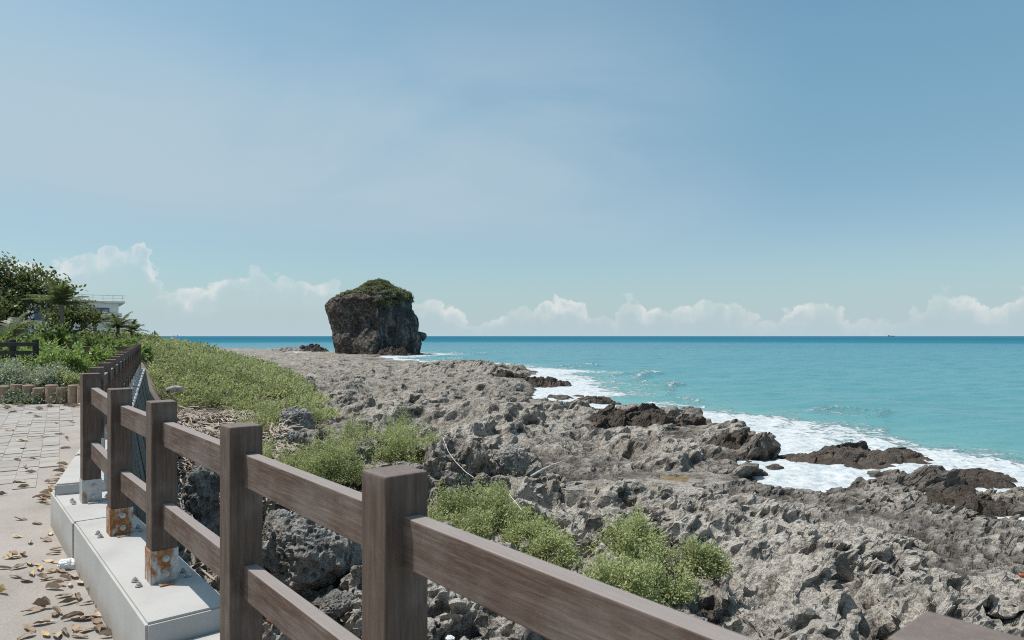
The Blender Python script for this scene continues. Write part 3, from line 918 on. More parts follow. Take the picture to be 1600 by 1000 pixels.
ME_BOLT = bolt_mesh()

angU = math.atan2(U.y, U.x); angV = math.atan2(V.y, V.x)
posts = []        # (centre of post, top z, base z, angle, sea dir)
for t_, dtop, rust in ((-4.45, 0, .5), (-2.92, 0, .5), (-1.51, 0, .6), (0, 0, .85), (1.34, 0, 1.0), (2.72, 0.062, 0.35)):
    c = P3 + U * (t_ * K + PW / 2) + UP * (PW / 2)
    zb = ZB if t_ > -1 else (ZB - 0.115 if t_ > -3.5 else ZB - 0.115)
    posts.append([c, EYE - 0.413 * K + dtop * K, zb, angU, UP, rust])
c5 = posts[-1][0]
for k_ in range(1, NFAR):
    s_ = 0.35 + k_ * 1.35 * K
    c = C0 + V * s_ + VP * (PLW * 0.52)
    posts.append([c, EYE - (0.385 - 0.006 * k_) * K, plinth_z(s_), angV, VP, random.uniform(0.1, .8)])
cend = C0 + V * (SFAR + 0.2) + VP * (PLW * .52)
posts.append([cend, EYE - 0.285 * K, plinth_z(SFAR), angV, VP, 0.95])
# the fence turns inland at the far end
for k_ in range(1, 6):
    c = cend + Vector((-0.985, -0.12, 0)) * (k_ * 1.25 * K)
    posts.append([c, EYE - (0.29 - 0.01 * k_) * K, float(hill_z(np.array(c.x), np.array(c.y))) + 0.02, R(172), Vector((0.12, -.985, 0)), 0.3])
pm_cache = {}
def get_post(h):
    k = round(h, 3)
    if k not in pm_cache: pm_cache[k] = post_mesh(h)
    return pm_cache[k]
# post meshes stand along local z, so the grain uses its own material mapping
for idx, (c, zt, zb, ang, sea_d, rust) in enumerate(posts):
    far = idx > 5
    h = zt - zb - SLEEVE_H + 0.02
    p = fp('post', get_post(h), (c.x, c.y, zb + SLEEVE_H - 0.02), ang)
    sl = link('metal_sleeve', ME_SLEEVE, p); sl.location = (0, 0, -SLEEVE_H + 0.02); sl.color = (rust, 0, 0, 1)
    if idx < 14:
        spots = []
        for s1, s2 in ((1, 1), (1, -1), (-1, 1), (-1, -1)):
            spots.append(((s2 * 0.045, s1 * (PW / 2 + 0.055), -SLEEVE_H + 0.024), (0, 0, random.random())))
        for zz in (0.045, 0.125):
            spots.append(((-PW / 2 - 0.0045, -0.006, zz * K / .83 - SLEEVE_H + 0.02), (0, R(-90), 0)))
        for l_, r_ in spots:
            b = link('bolt', ME_BOLT, p, l_, r_); b.color = (rust * 0.25, 0, 0, 1)

RT, RH = 0.05, 0.15 * K
def rail(p0, p1, z0, z1):
    d = p1 - p0; ln = d.length
    full = Vector((d.x, d.y, z1 - z0))
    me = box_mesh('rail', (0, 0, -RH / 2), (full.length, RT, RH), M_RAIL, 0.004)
    o = fp('rail', me, ((p0 + p1) / 2).to_tuple()[:2] + ((z0 + z1) / 2,), 0)
    o.rotation_euler = (0, -math.atan2(z1 - z0, ln), math.atan2(d.y, d.x))
    return o
TOPR, BOTR = 0.128 * K, 0.64 * K
for (a, b) in zip(posts[:-1], posts[1:]):
    d = (b[0] - a[0]).normalized()
    n = Vector((d.y, -d.x, 0))
    if n.dot(a[4]) < 0: n = -n
    off = n * (0.017 * K)
    e = d * (PW * 0.30)
    for dz in (TOPR, BOTR):
        rail(a[0] + off + e, b[0] + off - e, a[1] - dz, b[1] - dz)
# the rail that leaves the picture beyond the nearest post
a = posts[0]
q = a[0] - U * 1.2
for dz in (TOPR, BOTR):
    rail(q + UP * (0.017 * K), a[0] + UP * (0.017 * K) - U * (PW * .3), a[1] - dz, a[1] - dz)

# ------------------------------------------------------------------ foliage helpers
def leaves(name, cen, dirs, ln, wd, tint, mat, tri=False, fold=0.0):
    """cen (n,3), dirs (n,3) unit leaf axes -> diamond leaves"""
    n = len(cen)
    dirs = dirs / np.maximum(np.linalg.norm(dirs, axis=1, keepdims=True), 1e-6)
    rv = RNG.normal(size=(n, 3)) * 0.62 + np.array([-0.25, 0, 1.0])
    side = np.cross(dirs, rv); side /= np.maximum(np.linalg.norm(side, axis=1, keepdims=True), 1e-6)
    ln = np.broadcast_to(ln, n)[:, None]; wd = np.broadcast_to(wd, n)[:, None]
    if tri:
        V_ = np.stack([cen - side * wd * .5, cen + side * wd * .5, cen + dirs * ln], 1)
        k = 3
    else:
        V_ = np.stack([cen, cen + dirs * ln * .5 + side * wd * .5, cen + dirs * ln, cen + dirs * ln * .5 - side * wd * .5], 1)
        k = 4
    F = np.arange(n * k).reshape(n, k)
    return mesh_np(name, V_.reshape(-1, 3), F, mat, False, {'tint': np.repeat(np.broadcast_to(tint, n), k)})

def dome_tips(rx, ry, h, n, seed, lump=0.35, under=0.0, inner=0.45):
    d = RNG.normal(size=(n, 3)); d[:, 2] = np.abs(d[:, 2]) - under
    d /= np.linalg.norm(d, axis=1, keepdims=True)
    rad = 0.82 + lump * fbm(d[:, 0] * 2.2 + seed, d[:, 1] * 2.2, d[:, 2] * 2.2, octs=3, seed=seed)
    uu = RNG.uniform(inner ** 3, 1, n) ** (1 / 3)
    p = d * (rad * uu)[:, None] * np.array([rx, ry, h])
    return p, d, uu

def shrub(name, loc, rx, ry, h, tips, per, ln, wd, seed, mat, label, cat, group=None, stems=10, lump=0.4, spread=0.05, tint0=0.0, rosette=0.6, stem_mat=None, gap=-0.22, tri=False):
    root = thing(name, loc, label, cat, group)
    rs = random.Random(seed)
    P_, D_, U_ = [], [], []
    nl = 6
    for l_ in range(nl):
        k = rs.uniform(.38, .62); a0 = 2 * math.pi * (l_ / nl) + rs.uniform(-.5, .5); off = rs.uniform(.35, .68) if l_ else 0.1
        pp_, dd_, uu_ = dome_tips(rx * k, ry * k, h * rs.uniform(.55, 1.0) * (1.1 - .35 * off), int(tips * k * k * 0.72), seed + l_ * 11, lump, inner=.5)
        P_.append(pp_ + np.array([math.cos(a0) * rx * off, math.sin(a0) * ry * off, 0])); D_.append(dd_); U_.append(uu_)
    p = np.vstack(P_); d = np.vstack(D_); uu = np.concatenate(U_)
    keep = fbm(p[:, 0] / (rx * .35) + seed, p[:, 1] / (rx * .35), p[:, 2] / (rx * .35), octs=2, seed=seed + 5) > gap
    p = p[keep]; d = d[keep]; uu = uu[keep]
    n = len(p)
    cen = np.repeat(p, per, 0) + RNG.normal(size=(n * per, 3)) * spread
    cen[:, 2] = np.maximum(cen[:, 2], 0.0)
    up = np.repeat(d, per, 0) * 0.8 + np.array([0, 0, 0.25])
    dr = up * rosette + RNG.normal(size=(n * per, 3)) * 0.6
    tint = np.clip(np.repeat(0.12 + 0.42 * RNG.random(n) + 0.25 * fbm(p[:, 0] * 3, p[:, 1] * 3, p[:, 2] * 3, octs=2, seed=seed + 9), per) + RNG.normal(size=n * per) * 0.16 + tint0, 0, 0.93)
    tint = np.where(RNG.random(n * per) < 0.03, 1.0, tint)
    me = leaves('foliage', cen, dr, ln * RNG.uniform(.7, 1.25, n * per), wd * RNG.uniform(.7, 1.2, n * per), tint, mat, tri)
    link('foliage', me, root)
    bm = bmesh.new()
    sel = RNG.permutation(n)[:stems]
    for s_ in sel:
        tip = Vector(p[s_]) * 0.98
        b0 = Vector((RNG.normal() * rx * .12, RNG.normal() * ry * .12, -0.12))
        mid = b0.lerp(tip, 0.5) + Vector(RNG.normal(size=3) * 0.08 * rx)
        r_ = 0.010 + 0.006 * rx
        bm_tube(bm, [b0, b0.lerp(mid, .5) + Vector(RNG.normal(size=3) * 0.03 * rx), mid, tip], [r_, r_ * .8, r_ * .55, r_ * .25], 4)
    link('stem', bm_mesh('stem', bm, stem_mat or M_TWIG), root)
    return root

# ------------------------------------------------------------------ shrubs on the reef
G_SH = 'green salt-spray shrubs growing on the reef'
SH = [  # px centre, base py, width px, height px, label
    (606, 722, 185, 96, 'tall loose green shrub with bare branches on the reef behind the second post'),
    (500, 752, 215, 74, 'wide grey-green shrub spreading low behind the long upper rail'),
    (662, 718, 84, 56, 'small bright shrub clump at the seaward side of the tall loose shrub'),
    (768, 824, 140, 78, 'domed shrub with a white cord end beside the nearest full post'),
    (690, 826, 52, 62, 'little upright shrub tight against the nearest full post'),
    (735, 852, 120, 62, 'pale shrub just above the near upper rail, below the domed shrub'),
    (850, 868, 125, 66, 'yellow-green shrub with thin dark stems above the near upper rail'),
    (990, 868, 130, 72, 'dense bright green shrub in the middle of the near reef'),
    (1096, 886, 92, 56, 'darker small shrub standing furthest toward the sea on the near reef'),
    (975, 940, 170, 84, 'broad bright shrub directly behind the near rail, biggest of the near reef'),
    (1062, 930, 70, 52, 'thin straggly shrub with bare twigs beside the broad bright shrub'),
    (428, 668, 60, 36, 'small pale tuft shrub beside the grey boulder at the thicket edge'),
]
for i, (px, py, wpx, hpx, lab) in enumerate(SH):
    x, y, z = ray_ground(px, py)
    rx = wpx / FPX * y / 2 * 1.12; h = hpx / FPX * y * 1.28
    area = rx * rx * 6 + rx * h * 5
    thin = 'straggly' in lab or 'loose' in lab
    shrub('coastal_shrub', (x, y, z - 0.02), rx, rx * 0.85, h, int(area * (300 if not thin else 230) * min(1, (8.5 / y) ** 1.5)), 16, 0.034 + 0.0012 * y, 0.015 + 0.0006 * y, 300 + i * 7, M_LEAF_SHRUB, lab, 'shrub', G_SH,
          stems=26 if thin else 14, spread=0.035 + 0.0012 * y, lump=0.5, tint0=(0.20 if 'bright' in lab or 'yellow' in lab else 0.10) - (0.1 if 'darker' in lab else 0), gap=-0.05 if 'straggly' not in lab else 0.04, tri=y > 11)

# the low mass of bushes covering the slope
def build_thicket():
    n = 1500
    cand = []
    x = RNG.uniform(-75, -4, 16000); y = 16.5 + (RNG.random(16000) ** 1.7) * 100
    e = hill_e(x.astype(np.float32), y.astype(np.float32))
    edge = 0.4 + 1.2 * fbm(x / 5, y / 5, octs=2, seed=401)
    lw = x - line_x(y)
    ok = (e > edge) & ((lw > 1.6 + 0.0 * y) | (y > 22)) & (lw > -3) & (e < 26)
    ok &= ~((lw < 3.6) & (y < 24.5))
    ok &= ~((y < 18.8) & (x > -9.5) & (x < -6.8))
    x, y, e = x[ok], y[ok], e[ok]
    # thin out by spacing
    keep = []
    cell = {}
    for i in range(len(x)):
        r = 0.46 + 0.009 * y[i]
        kx, ky = int(x[i] / r), int(y[i] / r)
        if (kx, ky) in cell: continue
        cell[(kx, ky)] = 1; keep.append(i)
    x, y, e = x[keep], y[keep], e[keep]
    z = ground_base(x, y)
    print('thicket bushes', len(x))
    C, D, LN, T = [], [], [], []
    for i in range(len(x)):
        s_ = 0.62 + 0.011 * y[i]
        rx = s_ * RNG.uniform(.55, 1.35); h = RNG.uniform(.35, 1.15) * (0.8 + 0.004 * y[i])
        if e[i] < 1.5: h *= 0.75
        leaf = 0.040 + 0.0018 * y[i]
        m = int(min(2600, 6.5 * rx * rx / (leaf * leaf)))
        p, d, uu = dome_tips(rx, rx, h, m, 1000 + i, 0.5, inner=0.6)
        tuft = fbm(p[:, 0] * 4 + i, p[:, 1] * 4, p[:, 2] * 4, octs=2, seed=17)
        sel = tuft > -0.10
        p, d, tuft = p[sel], d[sel], tuft[sel]
        C.append(p + np.array([x[i], y[i], z[i] + 0.02])); D.append(d * .6 + np.array([0, 0, .2]) + RNG.normal(size=p.shape) * .7)
        LN.append(np.full(len(p), leaf))
        tone = RNG.normal() * 0.10 + 0.16 * float(fbm(np.array([x[i] / 9]), np.array([y[i] / 9]), octs=2, seed=405)[0])
        tt = np.clip(0.46 + tone * 2.2 + 0.5 * tuft + RNG.normal(size=len(p)) * 0.15, 0, 0.92)
        red = (e[i] > 8) & (y[i] > 38)
        tt = np.where(RNG.random(len(p)) < (0.30 if red else 0.10), 1.0, tt)
        T.append(tt)
    C = np.vstack(C); D = np.vstack(D); LN = np.concatenate(LN); T = np.concatenate(T)
    print('thicket leaves', len(C))
    me = leaves('shrub_thicket', C, D, LN * RNG.uniform(.8, 1.35, len(C)), LN * RNG.uniform(.6, 1.0, len(C)), T, M_LEAF_THICKET, True)
    link('shrub_thicket', me, kind='stuff', label='low mass of grey-green salt shrubs covering the slope', cat='shrubs')
build_thicket()

# dry grass and dead stems between the thicket and the boulders
def build_straw():
    n = 5200
    V_ = []; F_ = []
    x = RNG.uniform(-12.5, -3.2, n * 4); y = RNG.uniform(9.0, 23.5, n * 4)
    lw = x - line_x(y)
    e = hill_e(x.astype(np.float32), y.astype(np.float32))
    dens = fbm(x / 1.6, y / 1.6, octs=3, seed=431)
    px = 800 + FPX * x / y
    ok = (lw > 0.75) & (dens > -0.15) & (((px < 300) & (y > 9)) | ((px < 440) & (y > 13.0)))
    ok &= (lw < 6.5)
    x, y = x[ok][:n], y[ok][:n]
    z = reef_height(x.astype(np.float32), y.astype(np.float32), 0.05)[0] - 0.02
    k = 0
    for i in range(len(x)):
        az_ = RNG.uniform(0, 6.283); L = RNG.uniform(.25, .75); lift = RNG.uniform(0.1, 0.75)
        dx, dy = math.cos(az_), math.sin(az_)
        wv = 0.006 + 0.0004 * y[i]
        sxv, syv = -dy * wv, dx * wv
        p0 = (x[i], y[i], z[i]); p1 = (x[i] + dx * L * .5, y[i] + dy * L * .5, z[i] + lift * L * .62); p2 = (x[i] + dx * L, y[i] + dy * L, z[i] + lift * L * .5 * RNG.uniform(.2, 1.5))
        for p in (p0, p1, p2):
            V_.append((p[0] - sxv, p[1] - syv, p[2])); V_.append((p[0] + sxv, p[1] + syv, p[2] + wv))
        F_.append((k, k + 1, k + 3, k + 2)); F_.append((k + 2, k + 3, k + 5, k + 4)); k += 6
    me = mesh_np('dry_grass', np.array(V_), np.array(F_), M_STRAW, False)
    link('dry_grass', me, kind='stuff', label='tangled dry straw between the blue wall and the thicket', cat='grass')
build_straw()

# ------------------------------------------------------------------ boulders and loose rocks
def rock_mesh(name, sx, sy, sz, seed, mat, nu=96, nv=64, flat=0.0, rough=1.0):
    th = np.linspace(0, 2 * np.pi, nu, endpoint=False); ph = np.linspace(0.02, np.pi - 0.02, nv)
    T_, P_ = np.meshgrid(th, ph)
    d = np.stack([np.sin(P_) * np.cos(T_), np.sin(P_) * np.sin(T_), np.cos(P_)], -1)
    dd = np.sign(d) * np.abs(d) ** 0.8
    p = dd * np.array([sx, sy, sz])
    s_ = max(sx, sy, sz)
    u_ = 1.15 * min(s_, 2.2 * min(sx, sy, sz) + 0.25 * s_)
    a, b, c = p[..., 0] / u_ * 1.3, p[..., 1] / u_ * 1.3, p[..., 2] / u_ * 1.3
    s_ = u_ / 1.15
    q = 0.20 * fbm(a + seed, b, c, octs=3, seed=seed)
    q = q + rough * (0.10 * (1.6 * np.abs(vnoise(a * 2.6 + seed, b * 2.6, c * 2.6, seed + 1)) - 0.5) + 0.06 * (0.4 - 1.6 * np.abs(vnoise(a * 6 + seed, b * 6, c * 6, seed + 2)))
               + 0.032 * (0.4 - 1.6 * np.abs(vnoise(a * 13 + seed, b * 13, c * 13, seed + 3))))
    w3 = worley3((a * 4.5 + seed).ravel(), (b * 4.5).ravel(), (c * 4.5).ravel(), seed + 4).reshape(a.shape)
    q = q - rough * 0.09 * sstep(w3, 0.4, 0.2)
    p = p + d * (q * s_)[..., None]
    if flat: p[..., 2] = np.where(p[..., 2] > sz * flat, sz * flat + (p[..., 2] - sz * flat) * .25, p[..., 2])
    return mesh_np(name, p.reshape(-1, 3), grid_faces(nv, nu, True)[:, ::-1], mat, False)

BO = [ # px, base py, width px, height px, seed, label
    (492, 905, 160, 112, 1, 'large pitted grey boulder behind the lower rail, biggest of the boulders'),
    (438, 852, 56, 58, 2, 'small dark smooth boulder leaning on the large pitted boulder'),
    (330, 870, 62, 88, 3, 'rough grey boulder seen between the third and fourth posts, lower one'),
    (318, 795, 66, 78, 4, 'rounded dark boulder above the rough grey one beside the plinth'),
    (375, 800, 50, 60, 5, 'dark boulder half hidden behind the third post'),
    (462, 676, 58, 42, 6, 'knobbly grey boulder at the edge of the thicket'),
    (448, 694, 42, 22, 7, 'low brownish boulder in front of the knobbly grey one'),
    (530, 960, 64, 34, 8, 'flat grey slab of rock under the lower rail'),
    (640, 765, 60, 40, 9, 'dark grey boulder under the tall loose shrub'),
    (722, 742, 58, 46, 12, 'dark pointed boulder beside the white cord'),
    (800, 738, 60, 44, 13, 'grey boulder at the shadowed ledge above the domed shrub'),
]
for px, py, wpx, hpx, sd, lab in BO:
    x, y, z = ray_ground(px, py, 1.5)
    if px < 400 and py > 780: y = min(y, 8.6)
    x = (px - 800) / FPX * y
    sx = wpx / FPX * y / 2; sz = hpx / FPX * y / 2
    z = EYE - (py - 525) / FPX * y + sz * 0.85
    big = sd in (1,)
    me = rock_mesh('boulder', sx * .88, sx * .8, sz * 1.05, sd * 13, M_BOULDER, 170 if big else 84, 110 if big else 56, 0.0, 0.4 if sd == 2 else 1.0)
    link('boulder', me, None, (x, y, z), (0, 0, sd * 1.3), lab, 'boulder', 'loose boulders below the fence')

# rocks standing in the surf
RK = [ # px, base py, width px, height px, seed, label
    (1335, 714, 180, 18, 21, 'long low brown rock awash in the surf, largest of the surf rocks'),
    (1405, 711, 64, 11, 22, 'small flat brown rock alone in the white wash'),
    (1520, 748, 105, 14, 23, 'thin brown reef slab dividing the surf from the pool'),
    (1592, 788, 110, 26, 24, 'mossy olive rock slab cut by the picture edge'),
    (985, 664, 215, 28, 25, 'long dark wet rock ridge at the edge of the surf'),
    (1152, 698, 100, 26, 26, 'dark brown wet rock knob in front of the breaking wave'),
    (930, 628, 66, 9, 27, 'low flat dark rock awash beyond the foam'),
    (845, 601, 80, 12, 28, 'small reef point with foam on both sides'),
    (785, 590, 60, 13, 29, 'rounded dark rock beside the long flat slab'),
    (716, 580, 182, 17, 30, 'long flat-topped slab of reef jutting into the sea near the stack'),
    (462, 549, 88, 7, 31, 'long low rock islet left of the sea stack'),
    (488, 547, 44, 9, 32, 'dark hump on the low islet next to the sea stack'),
    (612, 552, 56, 10, 33, 'brown boulder at the foot of the sea stack'),
    (1500, 786, 130, 28, 34, 'brown block at the water edge near the picture edge'),
]
def outcrop(rx, ry, hgt, seed, cx, cy, mat, flat):
    nx_, ny_ = (150, 84) if rx < 1.2 or cy < 60 else (120, 66)
    gx, gy = np.meshgrid(np.linspace(-1.5, 1.5, nx_) * rx, np.linspace(-1.6, 1.6, ny_) * ry)
    sc_ = min(1.0, rx / 1.6) if rx < 3 else min(3.0, rx / 3)
    X_, Y_ = gx + cx + seed * 3.7, gy + cy
    u_ = gx + 0.30 * rx * fbm(X_ / (rx * .6), Y_ / (rx * .6), octs=3, seed=seed); v_ = gy + 0.30 * ry * fbm(X_ / (rx * .6), Y_ / (rx * .6), octs=3, seed=seed + 3)
    r2 = (u_ / rx) ** 2 + (v_ / ry) ** 2
    prof_ = np.clip(1.08 - r2 ** (1.6 if flat else 0.9), -1.2, 1.0)
    a, ja = slabs(X_ / (1.1 * sc_), Y_ / (1.3 * sc_), seed, 1.4)
    b, jb = slabs(X_ / (.45 * sc_), Y_ / (.5 * sc_), seed + 1, 1.4)
    rel = 0.55 * a + 0.28 * b - 0.2 * sstep(ja, .12, .02) + 0.14 * (1.7 * np.abs(vnoise(X_ / (.22 * sc_), Y_ / (.22 * sc_), seed=seed)) - .5) + 0.07 * (0.5 - 1.7 * np.abs(vnoise(X_ / (.09 * sc_), Y_ / (.09 * sc_), seed=seed + 2)))
    z_ = hgt * prof_ * 0.85 + rel * hgt * (0.45 if flat else 0.85) * sstep(prof_, -0.3, 0.4)
    z_ = np.where(r2 > 1.7, np.minimum(z_, -0.25 * hgt - 0.5), z_)
    le = np.clip(rel * hgt, -.5, .5)
    return mesh_np('reef_rock', np.stack([gx + 0.3 * le, gy - 0.5 * le, z_], -1).reshape(-1, 3), grid_faces(ny_, nx_), mat, False, {'weathered': np.full(gx.size, 0.9)})
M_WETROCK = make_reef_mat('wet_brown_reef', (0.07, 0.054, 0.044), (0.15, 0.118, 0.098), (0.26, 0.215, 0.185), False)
for px, py, wpx, hpx, sd, lab in RK:
    zb = 0.15 if py > 600 else 0.35
    y = FPX * (EYE - zb) / (py - 525)
    if sd in (31, 32): y = 190
    if sd == 33: y = 149; hpx = 10
    x = (px - 800) / FPX * y
    sx = wpx / FPX * y / 2; sz = hpx / FPX * y / 2
    dark = sd in (21, 22, 23, 25, 26, 27, 28, 29, 32, 33, 34)
    ry = min(sx * .7, 0.9 + sz * 2.0)
    if sd == 30: ry = 6.0
    if sd in (31, 32): ry = 4.0
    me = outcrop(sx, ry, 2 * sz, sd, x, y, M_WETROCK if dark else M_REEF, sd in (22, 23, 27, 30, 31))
    zc = EYE - (py - 525) / FPX * y
    link('reef_rock', me, None, (x, y, max(0.02, zc) if sd != 33 else zc), None, lab, 'rock', 'rocks standing in the surf')

# ------------------------------------------------------------------ the sea stack
SD = 158.0
def build_stack():
    px_m = SD / FPX
    zx = lambda a: (490 + a / 7.405 - 588) * px_m          # metres from the stack's axis
    zz = lambda b: EYE - (425 + b / 7.405 - 525) * px_m
    left = [(930, 285), (910, 285), (840, 262), (760, 240), (690, 233), (620, 215), (560, 200), (500, 172), (430, 150), (385, 144), (362, 165), (335, 205), (295, 285), (255, 390), (215, 490), (175, 560), (145, 650), (128, 735)]
    right = [(930, 1222), (910, 1218), (830, 1236), (760, 1226), (690, 1200), (620, 1204), (560, 1196), (500, 1180), (430, 1136), (380, 1128), (340, 1120), (300, 1110), (250, 1085), (225, 1010), (200, 930), (165, 880), (145, 850), (128, 800)]
    zl = np.array([zz(b) for b, _ in left]); xl = np.array([zx(a) for _, a in left])
    zr = np.array([zz(b) for b, _ in right]); xr = np.array([zx(a) for _, a in right])
    zl = np.append(zl, zl[-1] + .25); xl = np.append(xl, (xl[-1] + xr[-1]) / 2 - .1); zr = np.append(zr, zr[-1] + .25); xr = np.append(xr, xl[-1] + .2)
    nv, nu = 190, 300
    zs = np.linspace(zl[0] - 1.2, zl[-1], nv)
    L = np.interp(zs, zl, xl); Rr = np.interp(zs, zr, xr)
    th = np.linspace(0, 2 * np.pi, nu, endpoint=False)
    cx = (L + Rr) / 2; hw = (Rr - L) / 2
    ct = np.sign(np.cos(th)) * np.abs(np.cos(th)) ** 0.72; st = np.sign(np.sin(th)) * np.abs(np.sin(th)) ** 0.72
    X = cx[:, None] + hw[:, None] * ct[None]; Y = (hw[:, None] * 0.82) * st[None]; Z = np.repeat(zs[:, None], nu, 1)
    nx = ct[None] + 0 * X; ny = st[None] + 0 * X
    front = np.clip(-ny, 0, 1)
    a, b, c = X / 3.4, Y / 3.4, Z / 3.4
    q = 0.55 * fbm(a, b, c, octs=3, seed=501)
    q = q + 0.75 * (0.35 - 1.3 * np.abs(vnoise(X / 3.0, Y / 3.0, Z / 4.5, 505))) + 0.38 * (0.35 - 1.3 * np.abs(vnoise(X / 1.3, Y / 1.3, Z / 2.0, 507))) + 0.18 * (0.35 - 1.3 * np.abs(vnoise(X / .6, Y / .6, Z / .8, 509)))
    # the flat recessed seaward face, the overhang under the brow, the cave
    q = q - front * 1.5 * sstep(X, 0.2, 1.4) * sstep(Z, 13.8, 11.8) * sstep(X, 9.8, 8.6)
    q = q - front * 2.2 * sstep(Z, 12.9, 11.6) * sstep(Z, 2.5, 6.5) * sstep(X, 0.5, -1.0)
    q = q - front * 1.5 * np.exp(-((X - 0.2) / 1.0) ** 2 - ((Z - 11.2) / 1.1) ** 2)
    q = q - front * 1.4 * np.exp(-((X + 5.2) / .8) ** 2 - ((Z - 6.2) / 1.4) ** 2)
    # rubble cone and buttress at the foot
    q = q + front * (3.2 * np.exp(-((X + 1.0) / 2.2) ** 2) * np.clip((6.5 - Z) / 6, 0, 1) + 1.5 * np.exp(-((X + 2.3) / 1.0) ** 2 - ((Z - 5.6) / 1.6) ** 2))
    q = q + front * 0.9 * np.exp(-((X + 7.0) / 1.0) ** 2 - ((Z - 3.8) / 1.6) ** 2)
    edge_damp = 0.5 + 0.5 * np.abs(ny)
    q = q * edge_damp
    X = X + nx * q; Y = Y + ny * q
    top = sstep(Z, zs[-1] - 0.8, zs[-1])
    P = np.stack([X, Y, Z], -1)
    P[..., 2] += 0.35 * fbm(X / 1.2, Y / 1.2, Z / 1.2, octs=2, seed=511)
    V_ = P.reshape(-1, 3)
    F = grid_faces(nv, nu, True)
    # cap
    capc = len(V_)
    V_ = np.vstack([V_, [[cx[-1], 0, zs[-1] + 0.3]]])
    capf = np.array([[(nv - 1) * nu + j, (nv - 1) * nu + (j + 1) % nu, capc, capc] for j in range(nu)])
    root = thing('sea_stack', (at(588, 525, SD).x, SD, 0), 'massive dark limestone sea stack with green bushes on top', 'sea stack', None, (0, 0, R(11.2)))
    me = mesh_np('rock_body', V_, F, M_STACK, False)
    link('rock_body', me, root)
    bm = bmesh.new()
    # nose on the seaward side
    nose = rock_mesh('rock_nose', 1.5, 1.4, 0.95, 77, M_STACK, 90, 60)
    link('rock_nose', nose, root, (zx(1225), -0.5, zz(745)), (0, R(8), 0))
    # bushes over the crown
    N = (np.roll(P, -1, 1) - np.roll(P, 1, 1)); Mv = np.gradient(P, axis=0)
    nn = np.cross(N, Mv); nn /= np.maximum(np.linalg.norm(nn, axis=-1, keepdims=True), 1e-6)
    cov = fbm(X / 2.0, Y / 2.0, Z / 2.0, octs=3, seed=521)
    low = np.interp(X, [-9.5, -8, -5, -2, 0, 3, 6, 9], [12.6, 12.8, 13.4, 12.8, 11.2, 11.3, 11.9, 12.0])
    m = (Z > low + 0.9 * cov) & (cov > -0.5 + 0.2 * (X < -3))
    idx = np.argwhere(m)
    nb_ = 620
    idx = idx[RNG.integers(0, len(idx), nb_)]
    pc = P[idx[:, 0], idx[:, 1]]; nc_ = nn[idx[:, 0], idx[:, 1]]
    tops = np.stack([RNG.uniform(zx(640), zx(850), 90), RNG.uniform(-1.3, 1.5, 90), np.full(90, zs[-1] - 0.3)], 1)
    pc = np.vstack([pc, tops]); nc_ = np.vstack([nc_, np.tile([0, 0, 1.0], (90, 1))])
    C_, D_, T_ = [], [], []
    for i in range(len(pc)):
        rr = RNG.uniform(.25, .8) * (0.55 if pc[i, 0] < -2.5 else 1.0)
        k_ = int(230 * rr * rr + 30)
        p_, d_, _ = dome_tips(rr, rr, rr * .85, k_, 900 + i, 0.5, under=0.5, inner=.6)
        C_.append(p_ + pc[i] + nc_[i] * 0.1); D_.append(d_ + RNG.normal(size=p_.shape) * .5)
        T_.append(np.clip(RNG.normal(.45 + (0.22 if pc[i, 0] < -2.5 else 0), .17) + RNG.normal(size=k_) * .14, 0, 0.95))
    C_ = np.vstack(C_); D_ = np.vstack(D_); T_ = np.concatenate(T_)
    T_ = np.where(RNG.random(len(T_)) < .05, 1.0, T_)
    me = leaves('vegetation_cap', C_, D_, RNG.uniform(.2, .36, len(C_)), RNG.uniform(.12, .22, len(C_)), T_, M_LEAF_CAP, True)
    link('vegetation_cap', me, root)
build_stack()

# ------------------------------------------------------------------ planted bed on the left
M_LOGS = simple('weathered_log', (0.30, 0.215, 0.16), 0.9, 14, 0.35, 0.5, 0.01)
edging = thing('log_edging', (-10.2, 14.75, path_z(-10, 14.75)), 'row of upright cut logs edging the bed at the path end', 'edging')
x = -11.6
k_ = 0
while x < -8.75:
    r_ = 0.105 + 0.02 * random.random()
    yy = 14.7 + 0.04 * math.sin(x * 3)
    zb = path_z(x, yy)
    bm = bmesh.new()
    hh = 0.33 + 0.09 * random.random()
    bm_cyl(bm, (0, 0, -0.1), (0, 0, hh), r_, r_ * .97, 14)
    bmesh.ops.bevel(bm, geom=[e for e in bm.edges if e.verts[0].co.z > hh - .01 and e.verts[1].co.z > hh - .01], offset=0.012, segments=1, affect='EDGES')
    o = link('log', bm_mesh('log', bm, M_LOGS, False), edging, (x - edging.location.x, yy - edging.location.y, zb - edging.location.z), (random.uniform(-.05, .05), random.uniform(-.06, .06), random.random()))
    x += 2 * r_ + 0.012
    k_ += 1

